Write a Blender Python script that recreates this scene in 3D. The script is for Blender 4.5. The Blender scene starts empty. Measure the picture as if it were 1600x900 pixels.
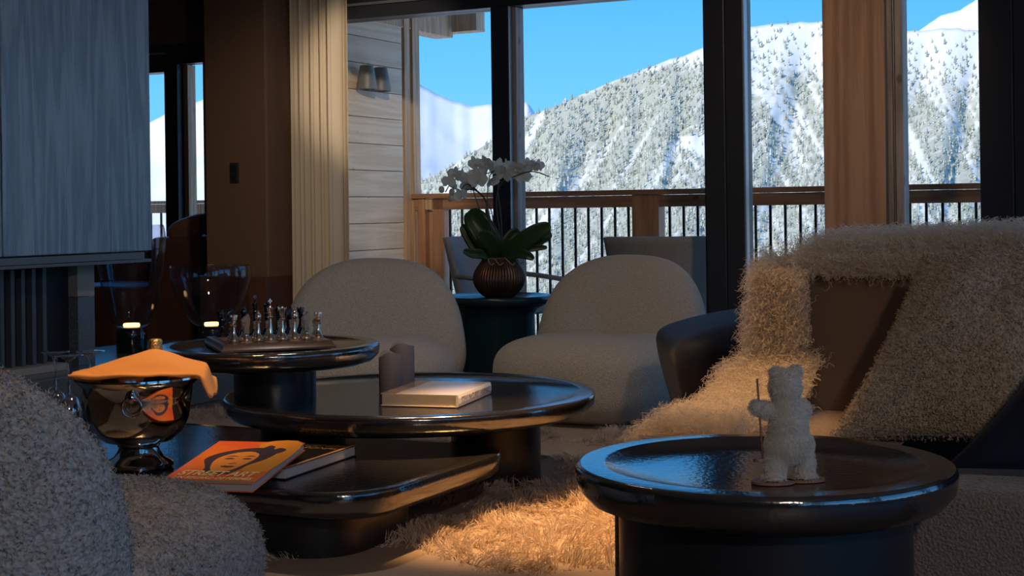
import bpy, bmesh, math, random
import numpy as np
from mathutils import Vector, Matrix, noise
random.seed(7); RNG = np.random.default_rng(7)
PI = math.pi
SC = bpy.context.scene
COL = SC.collection

# ---------------------------------------------------------------- camera
F, HZ, HC, ROLL = 2300.0, 329.0, 1.0, 0.013      # focal length in px (1600 wide), horizon row, camera height, roll
cam_d = bpy.data.cameras.new('camera'); cam = bpy.data.objects.new('camera', cam_d); COL.objects.link(cam)
cam_d.sensor_width = 36.0; cam_d.lens = 36.0 * F / 1600.0
cam_d.shift_y = -(450.0 - HZ) / 1600.0
cam_d.clip_start = 0.05; cam_d.clip_end = 60000
cam.matrix_world = Matrix.Translation((0, 0, HC)) @ Matrix.Rotation(ROLL, 4, 'Y') @ Matrix.Rotation(PI/2, 4, 'X')
SC.camera = cam

# ---------------------------------------------------------------- sky, sun, lamps, exposure
wd = bpy.data.worlds.new('sky'); SC.world = wd; wd.use_nodes = True
wt = wd.node_tree; wt.nodes.clear()
o_ = wt.nodes.new('ShaderNodeOutputWorld'); b_ = wt.nodes.new('ShaderNodeBackground')
tc = wt.nodes.new('ShaderNodeTexCoord'); sx = wt.nodes.new('ShaderNodeSeparateXYZ'); rp = wt.nodes.new('ShaderNodeValToRGB')
wt.links.new(tc.outputs['Generated'], sx.inputs[0]); wt.links.new(sx.outputs['Z'], rp.inputs[0])
e = rp.color_ramp.elements
e[0].position = 0.0; e[0].color = (0.20, 0.56, 0.92, 1)
e[1].position = 0.16; e[1].color = (0.065, 0.37, 0.86, 1)
k = rp.color_ramp.elements.new(0.6); k.color = (0.03, 0.22, 0.66, 1)
wt.links.new(rp.outputs[0], b_.inputs[0]); b_.inputs[1].default_value = 1.3
wt.links.new(b_.outputs[0], o_.inputs[0])

def lamp(name, kind, loc, energy, color, rot=None, aim=None, **kw):
    d = bpy.data.lights.new(name, kind); d.energy = energy; d.color = color
    for a, v in kw.items(): setattr(d, a, v)
    o = bpy.data.objects.new(name, d); COL.objects.link(o); o.location = loc
    if aim is not None:
        o.rotation_euler = (Vector(aim) - Vector(loc)).to_track_quat('-Z', 'Y').to_euler()
    return o
lamp('sun', 'SUN', (0, 0, 50), 4.2, (1.0, 0.87, 0.67), aim=(0.58*50, 0.66*50, 50 - 0.5*50), angle=0.009)
AMB, WARM = (1.0, 0.52, 0.18), (1.0, 0.82, 0.66)
lamp('ceiling_or_fill_spot', 'SPOT', (0.2, 4.6, 2.6), 640, AMB, aim=(0.08, 4.72, 0), spot_size=0.58, spot_blend=0.8, shadow_soft_size=0.04)
lamp('ceiling_or_fill_spot', 'SPOT', (-1.0, 4.0, 2.6), 110, AMB, aim=(-1.05, 4.62, 0.4), spot_size=0.45, spot_blend=0.8, shadow_soft_size=0.04)
lamp('ceiling_or_fill_spot', 'SPOT', (0.60, 3.75, 2.6), 190, AMB, aim=(0.58, 3.95, 0.45), spot_size=0.44, spot_blend=0.9, shadow_soft_size=0.04)
lamp('ceiling_or_fill_spot', 'SPOT', (-0.9, 6.1, 2.62), 80, WARM, aim=(-1.28, 8.7, 1.1), spot_size=0.85, spot_blend=1.0, shadow_soft_size=0.05)
lamp('ceiling_or_fill_spot', 'SPOT', (0.9, -1.6, 2.62), 150, WARM, aim=(-0.2, 5.0, 0.3), spot_size=1.5, spot_blend=1.0, shadow_soft_size=0.12)  # unseen fill lamp added behind the camera to light the fronts
lamp('ceiling_or_fill_spot', 'SPOT', (-0.4, 5.0, 2.66), 50, WARM, aim=(-0.4, 5.6, 0.0), spot_size=2.4, spot_blend=1.0, shadow_soft_size=0.06)  # unseen wide fill lamp added above the tables to lift the room
lamp('ceiling_or_fill_spot', 'SPOT', (-0.15, 5.4, 2.62), 330, (1.0, 0.80, 0.58), aim=(-1.0, 10.2, 1.4), spot_size=0.34, spot_blend=0.6, shadow_soft_size=0.05)  # added lamp that brightens the outside boards through the glass
lamp('ceiling_or_fill_spot', 'SPOT', (1.0, 5.2, 2.62), 45, (1.0, 0.74, 0.5), aim=(1.6, 8.6, 0.9), spot_size=0.9, spot_blend=0.9, shadow_soft_size=0.06)  # added lamp that brightens the pillar and balcony railing
lamp('ceiling_or_fill_spot', 'SPOT', (-1.7, 2.1, 2.62), 34, AMB, aim=(-1.15, 2.65, 0.6), spot_size=0.6, spot_blend=0.9, shadow_soft_size=0.05)

vs = SC.view_settings
vs.view_transform = 'Standard'; vs.look = 'None'; vs.exposure = 0.18; vs.gamma = 1.0; vs.use_curve_mapping = False

# ---------------------------------------------------------------- frames of reference
TH = math.radians(27.0); CS, SN = math.cos(TH), math.sin(TH)
WV, DV = Vector((CS, -SN, 0)), Vector((SN, CS, 0))          # along the window wall / out through it
def uv(px, py):
    dx, dy = px - 800.0, py - HZ
    return dx*math.cos(ROLL) - dy*math.sin(ROLL), dx*math.sin(ROLL) + dy*math.cos(ROLL)
def at(px, py, Y):
    u, v = uv(px, py); return Vector((u*Y/F, Y, HC - v*Y/F))
def atz(px, py, z):
    u, v = uv(px, py); return at(px, py, (HC - z)*F/v)
def w_at(px, D, py=HZ):
    u, _ = uv(px, py); u /= F
    return D*(CS*u - SN)/(CS + SN*u)
def z_at(px, py, D):
    u, v = uv(px, py); Y = D/(CS + SN*u/F); return HC - v*Y/F
def room(w, d, z=0.0): return WV*w + DV*d + Vector((0, 0, z))

# ---------------------------------------------------------------- materials
MATS = {}
def mat(name, col, rough=0.6, metal=0.0, bump=None, bscale=80.0, bdist=0.01, spec=0.5, sheen=0.0, var=None, vscale=6.0,
        ior=None, voro=False, stretch=None, coat=0.0, trans=None, sss=None):
    m = bpy.data.materials.new(name); m.use_nodes = True; nt = m.node_tree; N = nt.nodes; L = nt.links
    p = N['Principled BSDF']
    p.inputs['Base Color'].default_value = (*col, 1); p.inputs['Roughness'].default_value = rough
    p.inputs['Metallic'].default_value = metal; p.inputs['Specular IOR Level'].default_value = spec
    p.inputs['Coat Weight'].default_value = coat
    if ior: p.inputs['IOR'].default_value = ior
    if sheen: p.inputs['Sheen Weight'].default_value = sheen; p.inputs['Sheen Roughness'].default_value = 0.5
    if bump or var:
        t = N.new('ShaderNodeTexCoord'); mp = N.new('ShaderNodeMapping'); L.new(t.outputs['Object'], mp.inputs[0])
        if stretch: mp.inputs['Scale'].default_value = stretch
    if bump:
        if voro:
            n = N.new('ShaderNodeTexVoronoi'); n.feature = 'SMOOTH_F1'; n.inputs['Scale'].default_value = bscale; out = n.outputs['Distance']
        else:
            n = N.new('ShaderNodeTexNoise'); n.inputs['Scale'].default_value = bscale; n.inputs['Detail'].default_value = 5; out = n.outputs[0]
        L.new(mp.outputs[0], n.inputs['Vector'])
        bp = N.new('ShaderNodeBump'); bp.inputs['Strength'].default_value = bump; bp.inputs['Distance'].default_value = bdist
        L.new(out, bp.inputs['Height']); L.new(bp.outputs[0], p.inputs['Normal'])
    if var:
        n2 = N.new('ShaderNodeTexNoise'); n2.inputs['Scale'].default_value = vscale; n2.inputs['Detail'].default_value = 6
        L.new(mp.outputs[0], n2.inputs['Vector'])
        cr = N.new('ShaderNodeValToRGB'); cr.color_ramp.elements[0].position = 0.35; cr.color_ramp.elements[1].position = 0.65
        cr.color_ramp.elements[0].color = (*col, 1); cr.color_ramp.elements[1].color = (*var, 1)
        L.new(n2.outputs[0], cr.inputs[0]); L.new(cr.outputs[0], p.inputs['Base Color'])
    if trans:   # light through thin stuff (petals, fibres, cloth)
        tr = N.new('ShaderNodeBsdfTranslucent'); tr.inputs[0].default_value = (*trans[1], 1)
        mx = N.new('ShaderNodeMixShader'); mx.inputs[0].default_value = trans[0]
        L.new(p.outputs[0], mx.inputs[1]); L.new(tr.outputs[0], mx.inputs[2]); L.new(mx.outputs[0], N['Material Output'].inputs[0])
    MATS[name] = m; return m
def glass_mat(name, tint, rough=0.0, edge=0.06, ior=1.45):
    m = bpy.data.materials.new(name); m.use_nodes = True; nt = m.node_tree; N = nt.nodes; L = nt.links
    N.remove(N['Principled BSDF'])
    t = N.new('ShaderNodeBsdfTransparent'); t.inputs[0].default_value = (*tint, 1)
    g = N.new('ShaderNodeBsdfGlossy'); g.inputs['Roughness'].default_value = rough; g.inputs[0].default_value = (1, 1, 1, 1)
    lw = N.new('ShaderNodeLayerWeight'); r0 = ((ior - 1)/(ior + 1))**2
    pw = N.new('ShaderNodeMath'); pw.operation = 'POWER'; pw.inputs[1].default_value = 5.0; L.new(lw.outputs['Facing'], pw.inputs[0])
    f = N.new('ShaderNodeMath'); f.operation = 'MULTIPLY_ADD'; f.inputs[1].default_value = 1 - r0; f.inputs[2].default_value = r0; L.new(pw.outputs[0], f.inputs[0])
    mx = N.new('ShaderNodeMixShader'); L.new(f.outputs[0], mx.inputs[0]); L.new(t.outputs[0], mx.inputs[1]); L.new(g.outputs[0], mx.inputs[2])
    L.new(mx.outputs[0], N['Material Output'].inputs[0]); return m
def emit_mat(name, col, s):
    m = bpy.data.materials.new(name); m.use_nodes = True; nt = m.node_tree; N = nt.nodes
    N.remove(N['Principled BSDF']); e = N.new('ShaderNodeEmission'); e.inputs[0].default_value = (*col, 1); e.inputs[1].default_value = s
    nt.links.new(e.outputs[0], N['Material Output'].inputs[0]); return m
def wood(name, c1, c2, rough=0.55, axis='Z', scale=14.0, bump=0.15, spec=0.4, knots=True, squash=0.06, bd=0.004, gw=0.22):
    """Softwood: long wavy grain along one axis, a few knots."""
    m = bpy.data.materials.new(name); m.use_nodes = True; nt = m.node_tree; N = nt.nodes; L = nt.links
    p = N['Principled BSDF']; p.inputs['Roughness'].default_value = rough; p.inputs['Specular IOR Level'].default_value = spec
    t = N.new('ShaderNodeTexCoord'); mp = N.new('ShaderNodeMapping')
    s = {'X': (squash, 1, 1), 'Y': (1, squash, 1), 'Z': (1, 1, squash)}[axis]
    mp.inputs['Scale'].default_value = s
    oi = N.new('ShaderNodeObjectInfo'); ad = N.new('ShaderNodeVectorMath'); ad.operation = 'ADD'
    sc = N.new('ShaderNodeVectorMath'); sc.operation = 'SCALE'; sc.inputs['Scale'].default_value = 13.0
    cb = N.new('ShaderNodeCombineXYZ')
    for i in range(3): L.new(oi.outputs['Random'], cb.inputs[i])
    L.new(cb.outputs[0], sc.inputs[0]); L.new(t.outputs['Object'], ad.inputs[0]); L.new(sc.outputs[0], ad.inputs[1])
    L.new(ad.outputs[0], mp.inputs[0])
    n1 = N.new('ShaderNodeTexNoise'); n1.inputs['Scale'].default_value = scale*0.45; n1.inputs['Detail'].default_value = 2
    L.new(mp.outputs[0], n1.inputs['Vector'])
    mu = N.new('ShaderNodeMath'); mu.operation = 'MULTIPLY'; mu.inputs[1].default_value = 55.0; L.new(n1.outputs[0], mu.inputs[0])
    si = N.new('ShaderNodeMath'); si.operation = 'SINE'; L.new(mu.outputs[0], si.inputs[0])
    n2 = N.new('ShaderNodeTexNoise'); n2.inputs['Scale'].default_value = scale*9; n2.inputs['Detail'].default_value = 4
    L.new(mp.outputs[0], n2.inputs['Vector'])
    a1 = N.new('ShaderNodeMath'); a1.operation = 'MULTIPLY_ADD'; a1.inputs[1].default_value = gw; L.new(si.outputs[0], a1.inputs[0]); L.new(n2.outputs[0], a1.inputs[2])
    cr = N.new('ShaderNodeValToRGB'); cr.color_ramp.elements[0].position = 0.25; cr.color_ramp.elements[1].position = 0.75
    cr.color_ramp.elements[0].color = (*c1, 1); cr.color_ramp.elements[1].color = (*c2, 1); L.new(a1.outputs[0], cr.inputs[0])
    col = cr.outputs[0]
    if knots:
        mk_ = N.new('ShaderNodeMapping'); mk_.inputs['Scale'].default_value = {'X': (0.55, 1, 1), 'Y': (1, 0.55, 1), 'Z': (1, 1, 0.55)}[axis]
        L.new(ad.outputs[0], mk_.inputs[0])
        vo = N.new('ShaderNodeTexVoronoi'); vo.inputs['Scale'].default_value = 5.5; L.new(mk_.outputs[0], vo.inputs['Vector'])
        ck = N.new('ShaderNodeValToRGB'); ck.color_ramp.elements[0].position = 0.05; ck.color_ramp.elements[1].position = 0.10
        ck.color_ramp.elements[0].color = (0.75, 0.75, 0.75, 1); ck.color_ramp.elements[1].color = (0, 0, 0, 1)
        L.new(vo.outputs['Distance'], ck.inputs[0])
        mxk = N.new('ShaderNodeMix'); mxk.data_type = 'RGBA'; mxk.inputs['B'].default_value = (c1[0]*.35, c1[1]*.3, c1[2]*.28, 1)
        L.new(ck.outputs[0], mxk.inputs['Factor']); L.new(col, mxk.inputs['A']); col = mxk.outputs['Result']
    L.new(col, p.inputs['Base Color'])
    bp = N.new('ShaderNodeBump'); bp.inputs['Strength'].default_value = bump; bp.inputs['Distance'].default_value = bd
    L.new(a1.outputs[0], bp.inputs['Height']); L.new(bp.outputs[0], p.inputs['Normal'])
    return m

M_DARKALU = mat('dark_aluminium', (0.018, 0.02, 0.026), 0.38, 0.0, spec=0.4)
M_ALU = mat('bright_aluminium', (0.35, 0.37, 0.4), 0.35, 0.8)
M_BROWNWALL = mat('brown_plaster', (0.115, 0.062, 0.033), 0.75, bump=0.15, bscale=250, bdist=0.003)
M_DARKWALL = mat('dark_wood_lining', (0.12, 0.085, 0.06), 0.7)
M_CEIL = mat('ceiling_paint', (0.42, 0.33, 0.25), 0.8)
M_SNOW0 = mat('valley_snow', (0.8, 0.8, 0.8), 0.9, spec=0.1)
M_FLOOR = wood('oak_floor', (0.10, 0.06, 0.035), (0.16, 0.10, 0.06), 0.5, 'Y')
M_BOARD = wood('limed_board', (0.73, 0.54, 0.37), (0.85, 0.66, 0.48), 0.7, 'Y', 9.0, 0.2)
M_TRIM = wood('larch_trim', (0.50, 0.30, 0.16), (0.68, 0.45, 0.27), 0.6, 'Z')
M_RAIL = wood('stained_larch', (0.34, 0.16, 0.085), (0.48, 0.25, 0.14), 0.55, 'X', 10)
M_RAILV = wood('stained_larch_post', (0.40, 0.19, 0.10), (0.55, 0.29, 0.16), 0.55, 'Z', 10)
M_COLUMN = wood('brushed_brown_wood', (0.29, 0.15, 0.085), (0.42, 0.24, 0.14), 0.6, 'Z', 7.0, 0.6)
M_PALEPOST = wood('weathered_frame_wood', (0.22, 0.17, 0.14), (0.36, 0.29, 0.25), 0.5, 'Z', 12)
M_DOOR = wood('grey_brushed_wood', (0.19, 0.31, 0.41), (0.31, 0.45, 0.56), 0.42, 'Z', 11.0, 1.0, 0.5, knots=False, squash=0.07, bd=0.012, gw=0.26)
M_DOORTRIM = mat('grey_lacquer_trim', (0.13, 0.15, 0.17), 0.4)
M_BLACK = mat('matt_black', (0.008, 0.008, 0.01), 0.6)
M_BLACKMETAL = mat('black_metal', (0.015, 0.016, 0.018), 0.45, 0.3)
M_SLAT = mat('grey_steel_slat', (0.10, 0.115, 0.135), 0.45, 0.2)
M_CONCRETE = mat('pale_concrete', (0.36, 0.34, 0.30), 0.8, bump=0.1, bscale=60)
M_STONE = mat('speckled_stone', (0.06, 0.075, 0.09), 0.22, bump=0.06, bscale=220, bdist=0.002, var=(0.16, 0.18, 0.2), vscale=160, spec=0.6)
M_LACQ = mat('black_hammered_lacquer', (0.014, 0.014, 0.016), 0.12, 0.0, bump=0.22, bscale=85, bdist=0.003, spec=0.5, ior=2.7)
M_LACQSIDE = mat('black_lacquer', (0.013, 0.014, 0.018), 0.33, bump=0.12, bscale=120, bdist=0.002, spec=0.5)
M_TEAL = mat('dark_teal_lacquer', (0.008, 0.030, 0.038), 0.25, bump=0.12, bscale=90, bdist=0.002, spec=0.55)
def boucle(name, c1, c2, sc=120.0, st=0.9, dist=0.012):
    return mat(name, c1, 0.95, bump=st, bscale=sc, bdist=dist, spec=0.15, sheen=0.25, var=c2, vscale=sc*0.8, voro=True)
M_BOUCLE = boucle('cream_boucle', (0.42, 0.37, 0.31), (0.52, 0.47, 0.40), 170, 0.6, 0.006)
M_BOUCLEN = boucle('grey_boucle', (0.25, 0.245, 0.24), (0.40, 0.39, 0.385), 150, 0.9, 0.008)
M_BOUCLES = boucle('taupe_boucle', (0.16, 0.125, 0.105), (0.24, 0.19, 0.16), 190, 0.8, 0.006)
M_BOUCLEC = boucle('oatmeal_boucle', (0.36, 0.28, 0.21), (0.52, 0.43, 0.34), 190, 0.8, 0.006)
M_TAUPE = mat('taupe_cloth', (0.16, 0.105, 0.07), 0.9, bump=0.2, bscale=300, bdist=0.003, sheen=0.2)
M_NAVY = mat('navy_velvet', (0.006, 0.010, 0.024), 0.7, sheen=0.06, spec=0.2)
M_LEATHER = mat('brown_leather', (0.075, 0.032, 0.02), 0.42, bump=0.2, bscale=120, bdist=0.003)
M_LEATHERC = mat('tan_cushion_leather', (0.14, 0.075, 0.05), 0.4, bump=0.15, bscale=60)
M_CURTAIN = mat('cream_linen', (0.62, 0.52, 0.38), 0.9, bump=0.2, bscale=350, bdist=0.002, trans=(0.25, (0.7, 0.6, 0.45)))
M_FUR = mat('white_curly_wool', (0.74, 0.66, 0.56), 0.7, spec=0.25, trans=(0.5, (0.9, 0.84, 0.75)))
M_SKIN = mat('sheepskin_hide', (0.55, 0.42, 0.30), 0.9)
M_RUGFLAT = mat('flat_beige_weave', (0.40, 0.31, 0.25), 0.95, bump=0.5, bscale=300, bdist=0.004)
M_RUGPILE = mat('shaggy_wool_pile', (0.68, 0.57, 0.48), 0.8, spec=0.2, trans=(0.25, (0.78, 0.66, 0.54)))
M_PLUSH = mat('white_plush', (0.72, 0.68, 0.62), 0.9, spec=0.15, trans=(0.3, (0.85, 0.8, 0.72)))
M_COPPER = mat('bronze_ribbed', (0.13, 0.065, 0.04), 0.38, 0.75)
M_SILVER = mat('polished_silver', (0.62, 0.60, 0.57), 0.07, 1.0)
M_CHESS = mat('polished_pewter', (0.86, 0.72, 0.58), 0.2, 1.0)
M_CHESSD = mat('dark_gunmetal', (0.10, 0.10, 0.13), 0.14, 1.0)
M_GOLD = mat('gold_foil', (0.75, 0.45, 0.14), 0.25, 1.0, bump=0.9, bscale=120, bdist=0.006)
M_NAPKIN = mat('orange_napkin', (0.80, 0.36, 0.10), 0.8, bump=0.1, bscale=300, bdist=0.001)
M_CANDLE = mat('grey_wax', (0.30, 0.24, 0.22), 0.55, trans=(0.15, (0.5, 0.35, 0.3)))
M_PAPER = mat('book_pages', (0.62, 0.52, 0.38), 0.8, stretch=(1, 1, 60), bump=0.4, bscale=20, bdist=0.002)
M_PAPERW = mat('white_pages', (0.55, 0.54, 0.54), 0.8, stretch=(1, 1, 60), bump=0.4, bscale=20, bdist=0.002)
M_COVERW = mat('white_glossy_cover', (0.70, 0.66, 0.64), 0.12, spec=0.7)
M_PHOTO = mat('brown_cover_photo', (0.30, 0.13, 0.08), 0.12, spec=0.8, var=(0.55, 0.36, 0.25), vscale=9)
M_COVERB = mat('black_cover', (0.02, 0.017, 0.015), 0.3)
M_COVERO = mat('orange_red_cover', (0.85, 0.10, 0.045), 0.35, var=(0.85, 0.27, 0.03), vscale=5)
M_INK = mat('dark_print', (0.06, 0.045, 0.07), 0.4)
M_SKINPRINT = mat('orange_print', (0.88, 0.33, 0.06), 0.4)
M_YELLOW = mat('yellow_print', (1.0, 0.78, 0.30), 0.5)
M_GOLDPRINT = mat('gold_print', (0.50, 0.30, 0.10), 0.4)
M_GREYPRINT = mat('grey_print', (0.16, 0.16, 0.17), 0.4)
M_OLIVE = mat('olive_print', (0.22, 0.22, 0.17), 0.4)
M_LEAF = mat('orchid_leaf', (0.025, 0.06, 0.018), 0.35, spec=0.5, trans=(0.3, (0.12, 0.28, 0.04)))
M_STEM = mat('orchid_stem', (0.05, 0.055, 0.03), 0.5)
M_PETAL = mat('white_petal', (0.62, 0.62, 0.58), 0.6, trans=(0.35, (0.75, 0.75, 0.66)))
M_ROOT = mat('pale_root', (0.25, 0.22, 0.17), 0.7)
M_OUTCHAIR = mat('grey_outdoor_weave', (0.30, 0.27, 0.25), 0.8, bump=0.6, bscale=90, bdist=0.004, voro=True)
M_SCONCE = mat('grey_sconce_metal', (0.19, 0.19, 0.185), 0.5, 0.2)
M_SKI = mat('ski_wood', (0.28, 0.14, 0.09), 0.45)
M_BOARDWOOD = mat('walnut_board', (0.09, 0.045, 0.03), 0.35, var=(0.12, 0.065, 0.04), vscale=20)
M_MIRROR = mat('mirror_strip', (0.5, 0.55, 0.58), 0.15, 1.0)
M_PANE = glass_mat('window_glass', (0.97, 0.985, 0.98), ior=1.3)
M_SMOKE = glass_mat('smoked_lamp_glass', (0.86, 0.87, 0.90), ior=1.5)
M_CLEAR = glass_mat('clear_crystal', (0.95, 0.95, 0.95), ior=2.6)
M_STEMGLASS = glass_mat('stemware_glass', (0.92, 0.92, 0.92), ior=4.2)
M_LED = emit_mat('warm_led', (1.0, 0.58, 0.18), 5.0)
M_LAMPBASE = mat('dark_glass_base', (0.012, 0.014, 0.018), 0.08, spec=0.7, coat=0.5)

# ---------------------------------------------------------------- mesh helpers
def link(name, me, parent=None, m=None, smooth=False):
    o = bpy.data.objects.new(name, me); COL.objects.link(o)
    if m is not None and not me.materials: me.materials.append(m)
    if smooth: me.polygons.foreach_set('use_smooth', np.ones(len(me.polygons), bool))
    if parent is not None: o.parent = parent
    return o
def mk(name, V, Fc, m, parent=None, smooth=False):
    me = bpy.data.meshes.new(name)
    me.from_pydata([tuple(v) for v in V], [], [tuple(f) for f in Fc]); me.update()
    return link(name, me, parent, m, smooth)
def mkq(name, V, Q, m, parent=None, smooth=True):
    """fast all-quad mesh from numpy arrays"""
    V = np.asarray(V, np.float32).reshape(-1, 3); Q = np.asarray(Q, np.int32).reshape(-1, 4)
    me = bpy.data.meshes.new(name); me.vertices.add(len(V)); me.vertices.foreach_set('co', V.ravel())
    me.loops.add(len(Q)*4); me.loops.foreach_set('vertex_index', Q.ravel())
    me.polygons.add(len(Q)); me.polygons.foreach_set('loop_start', np.arange(0, len(Q)*4, 4, dtype=np.int32))
    me.update(calc_edges=True); me.validate()
    return link(name, me, parent, m, smooth)
def tag(o, label, cat, group=None, kind=None):
    o['label'] = label; o['category'] = cat
    if group: o['group'] = group
    if kind: o['kind'] = kind
    return o
def thing(name, label, cat, loc=(0, 0, 0), rz=0.0, group=None):
    o = bpy.data.objects.new(name, None); COL.objects.link(o); o.empty_display_size = 0.1
    o.location = loc; o.rotation_euler = (0, 0, rz)
    return tag(o, label, cat, group)
def struct(o, label=None, cat=None):
    o['kind'] = 'structure'
    if label: o['label'] = label
    if cat: o['category'] = cat
    return o
def sempty(name, label=None, cat=None, rz=0.0):
    o = bpy.data.objects.new(name, None); COL.objects.link(o); o.rotation_euler = (0, 0, rz); return struct(o, label, cat)
def box_vf(x0, x1, y0, y1, z0, z1):
    V = [(x, y, z) for z in (z0, z1) for y in (y0, y1) for x in (x0, x1)]
    return V, [(0, 2, 3, 1), (4, 5, 7, 6), (0, 1, 5, 4), (2, 6, 7, 3), (0, 4, 6, 2), (1, 3, 7, 5)]
def bevel_mesh(me, w, seg=2):
    bm = bmesh.new(); bm.from_mesh(me)
    bmesh.ops.bevel(bm, geom=bm.edges[:], offset=w, segments=seg, profile=0.5, affect='EDGES', clamp_overlap=True)
    bm.to_mesh(me); bm.free(); me.update()
def box(name, x0, x1, y0, y1, z0, z1, m, parent=None, bev=0.0, rz=None, seg=2):
    V, Fc = box_vf(min(x0, x1), max(x0, x1), min(y0, y1), max(y0, y1), min(z0, z1), max(z0, z1))
    o = mk(name, V, Fc, m, parent)
    if bev: bevel_mesh(o.data, bev, seg)
    if rz is not None: o.rotation_euler = (0, 0, rz)
    return o
def rbox(name, w0, w1, d0, d1, z0, z1, m, parent=None, bev=0.0):
    """box in room axes; its origin is at its own base centre"""
    cw, cd = (w0 + w1)/2, (d0 + d1)/2
    o = box(name, w0 - cw, w1 - cw, d0 - cd, d1 - cd, 0, z1 - z0, m, None, bev)
    if parent is None:
        o.location = room(cw, cd, z0); o.rotation_euler = (0, 0, -TH)
    else:           # parents in room axes sit at the origin with the room's rotation
        o.parent = parent; o.location = (cw, cd, z0)
    return o
def lathe_vf(prof, n=48):
    V, Fc = [], []
    rows = []
    for r, z in prof:
        if r < 1e-6: rows.append([len(V)]); V.append((0, 0, z))
        else:
            rows.append(list(range(len(V), len(V) + n)))
            V += [(r*math.cos(2*PI*i/n), r*math.sin(2*PI*i/n), z) for i in range(n)]
    for a, b in zip(rows, rows[1:]):
        for i in range(n):
            j = (i + 1) % n
            if len(a) == 1 and len(b) == 1: continue
            if len(a) == 1: Fc.append((a[0], b[j], b[i]))
            elif len(b) == 1: Fc.append((a[i], a[j], b[0]))
            else: Fc.append((a[i], a[j], b[j], b[i]))
    return V, Fc
def lathe(name, prof, m, parent=None, n=48, loc=None, smooth=True):
    V, Fc = lathe_vf(prof, n); o = mk(name, V, Fc, m, parent, smooth)
    if smooth: sharp(o.data)
    if loc is not None: o.location = loc
    return o
def sharp(me, ang=0.7):
    """mark edges over an angle sharp so smooth shading keeps creases"""
    bm = bmesh.new(); bm.from_mesh(me)
    bmesh.ops.recalc_face_normals(bm, faces=bm.faces[:])
    for ed in bm.edges:
        if len(ed.link_faces) == 2 and ed.calc_face_angle(0) > ang: ed.smooth = False
    bm.to_mesh(me); bm.free(); me.update()
def grid_quads(nu, nv, wrap=False):
    i, j = np.meshgrid(np.arange(nu - 1), np.arange(nv if wrap else nv - 1), indexing='ij')
    j2 = (j + 1) % nv
    return np.stack([i*nv + j, (i + 1)*nv + j, (i + 1)*nv + j2, i*nv + j2], -1).reshape(-1, 4)
def spow(x, p): return np.sign(x)*np.abs(x)**p
def superell(a, b, c, e1, e2, nu=40, nv=64):
    """superellipsoid as a quad grid (poles are tiny rings)"""
    th = np.linspace(-PI/2 + 1e-3, PI/2 - 1e-3, nu)[:, None]; ph = np.linspace(0, 2*PI, nv, endpoint=False)[None, :]
    x = a*spow(np.cos(th), e1)*spow(np.cos(ph), e2); y = b*spow(np.cos(th), e1)*spow(np.sin(ph), e2); z = c*spow(np.sin(th), e1)*np.ones_like(ph)
    return np.stack([x, y, z], -1).reshape(-1, 3), grid_quads(nu, nv, True)[:, ::-1]
def tube_vf(pts, rad, n=8, close=False):
    pts = [Vector(p) for p in pts]; N = len(pts)
    rads = rad if hasattr(rad, '__len__') else [rad]*N
    V, Fc = [], []
    up = None
    for i, p in enumerate(pts):
        if close: t = (pts[(i + 1) % N] - pts[i - 1]).normalized()
        else: t = (pts[min(i + 1, N - 1)] - pts[max(i - 1, 0)]).normalized()
        if up is None: up = t.orthogonal().normalized()
        up = (up - t*up.dot(t)).normalized(); s = t.cross(up)
        V += [tuple(p + (up*math.cos(2*PI*k/n) + s*math.sin(2*PI*k/n))*rads[i]) for k in range(n)]
    for i in range(N if close else N - 1):
        for k in range(n):
            a, b = i*n, ((i + 1) % N)*n
            Fc.append((a + k, a + (k + 1) % n, b + (k + 1) % n, b + k))
    if not close:
        Fc.append(tuple(range(n))[::-1]); Fc.append(tuple((N - 1)*n + k for k in range(n)))
    return V, Fc
def tube(name, pts, rad, m, parent=None, n=8, close=False):
    V, Fc = tube_vf(pts, rad, n, close); return mk(name, V, Fc, m, parent, True)
def merge_vf(*vfs):
    V, Fc = [], []
    for v, f in vfs:
        o = len(V); V += [tuple(p) for p in v]; Fc += [tuple(i + o for i in q) for q in f]
    return V, Fc
def norm(a): return a/np.maximum(np.linalg.norm(a, axis=-1, keepdims=True), 1e-9)
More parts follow.
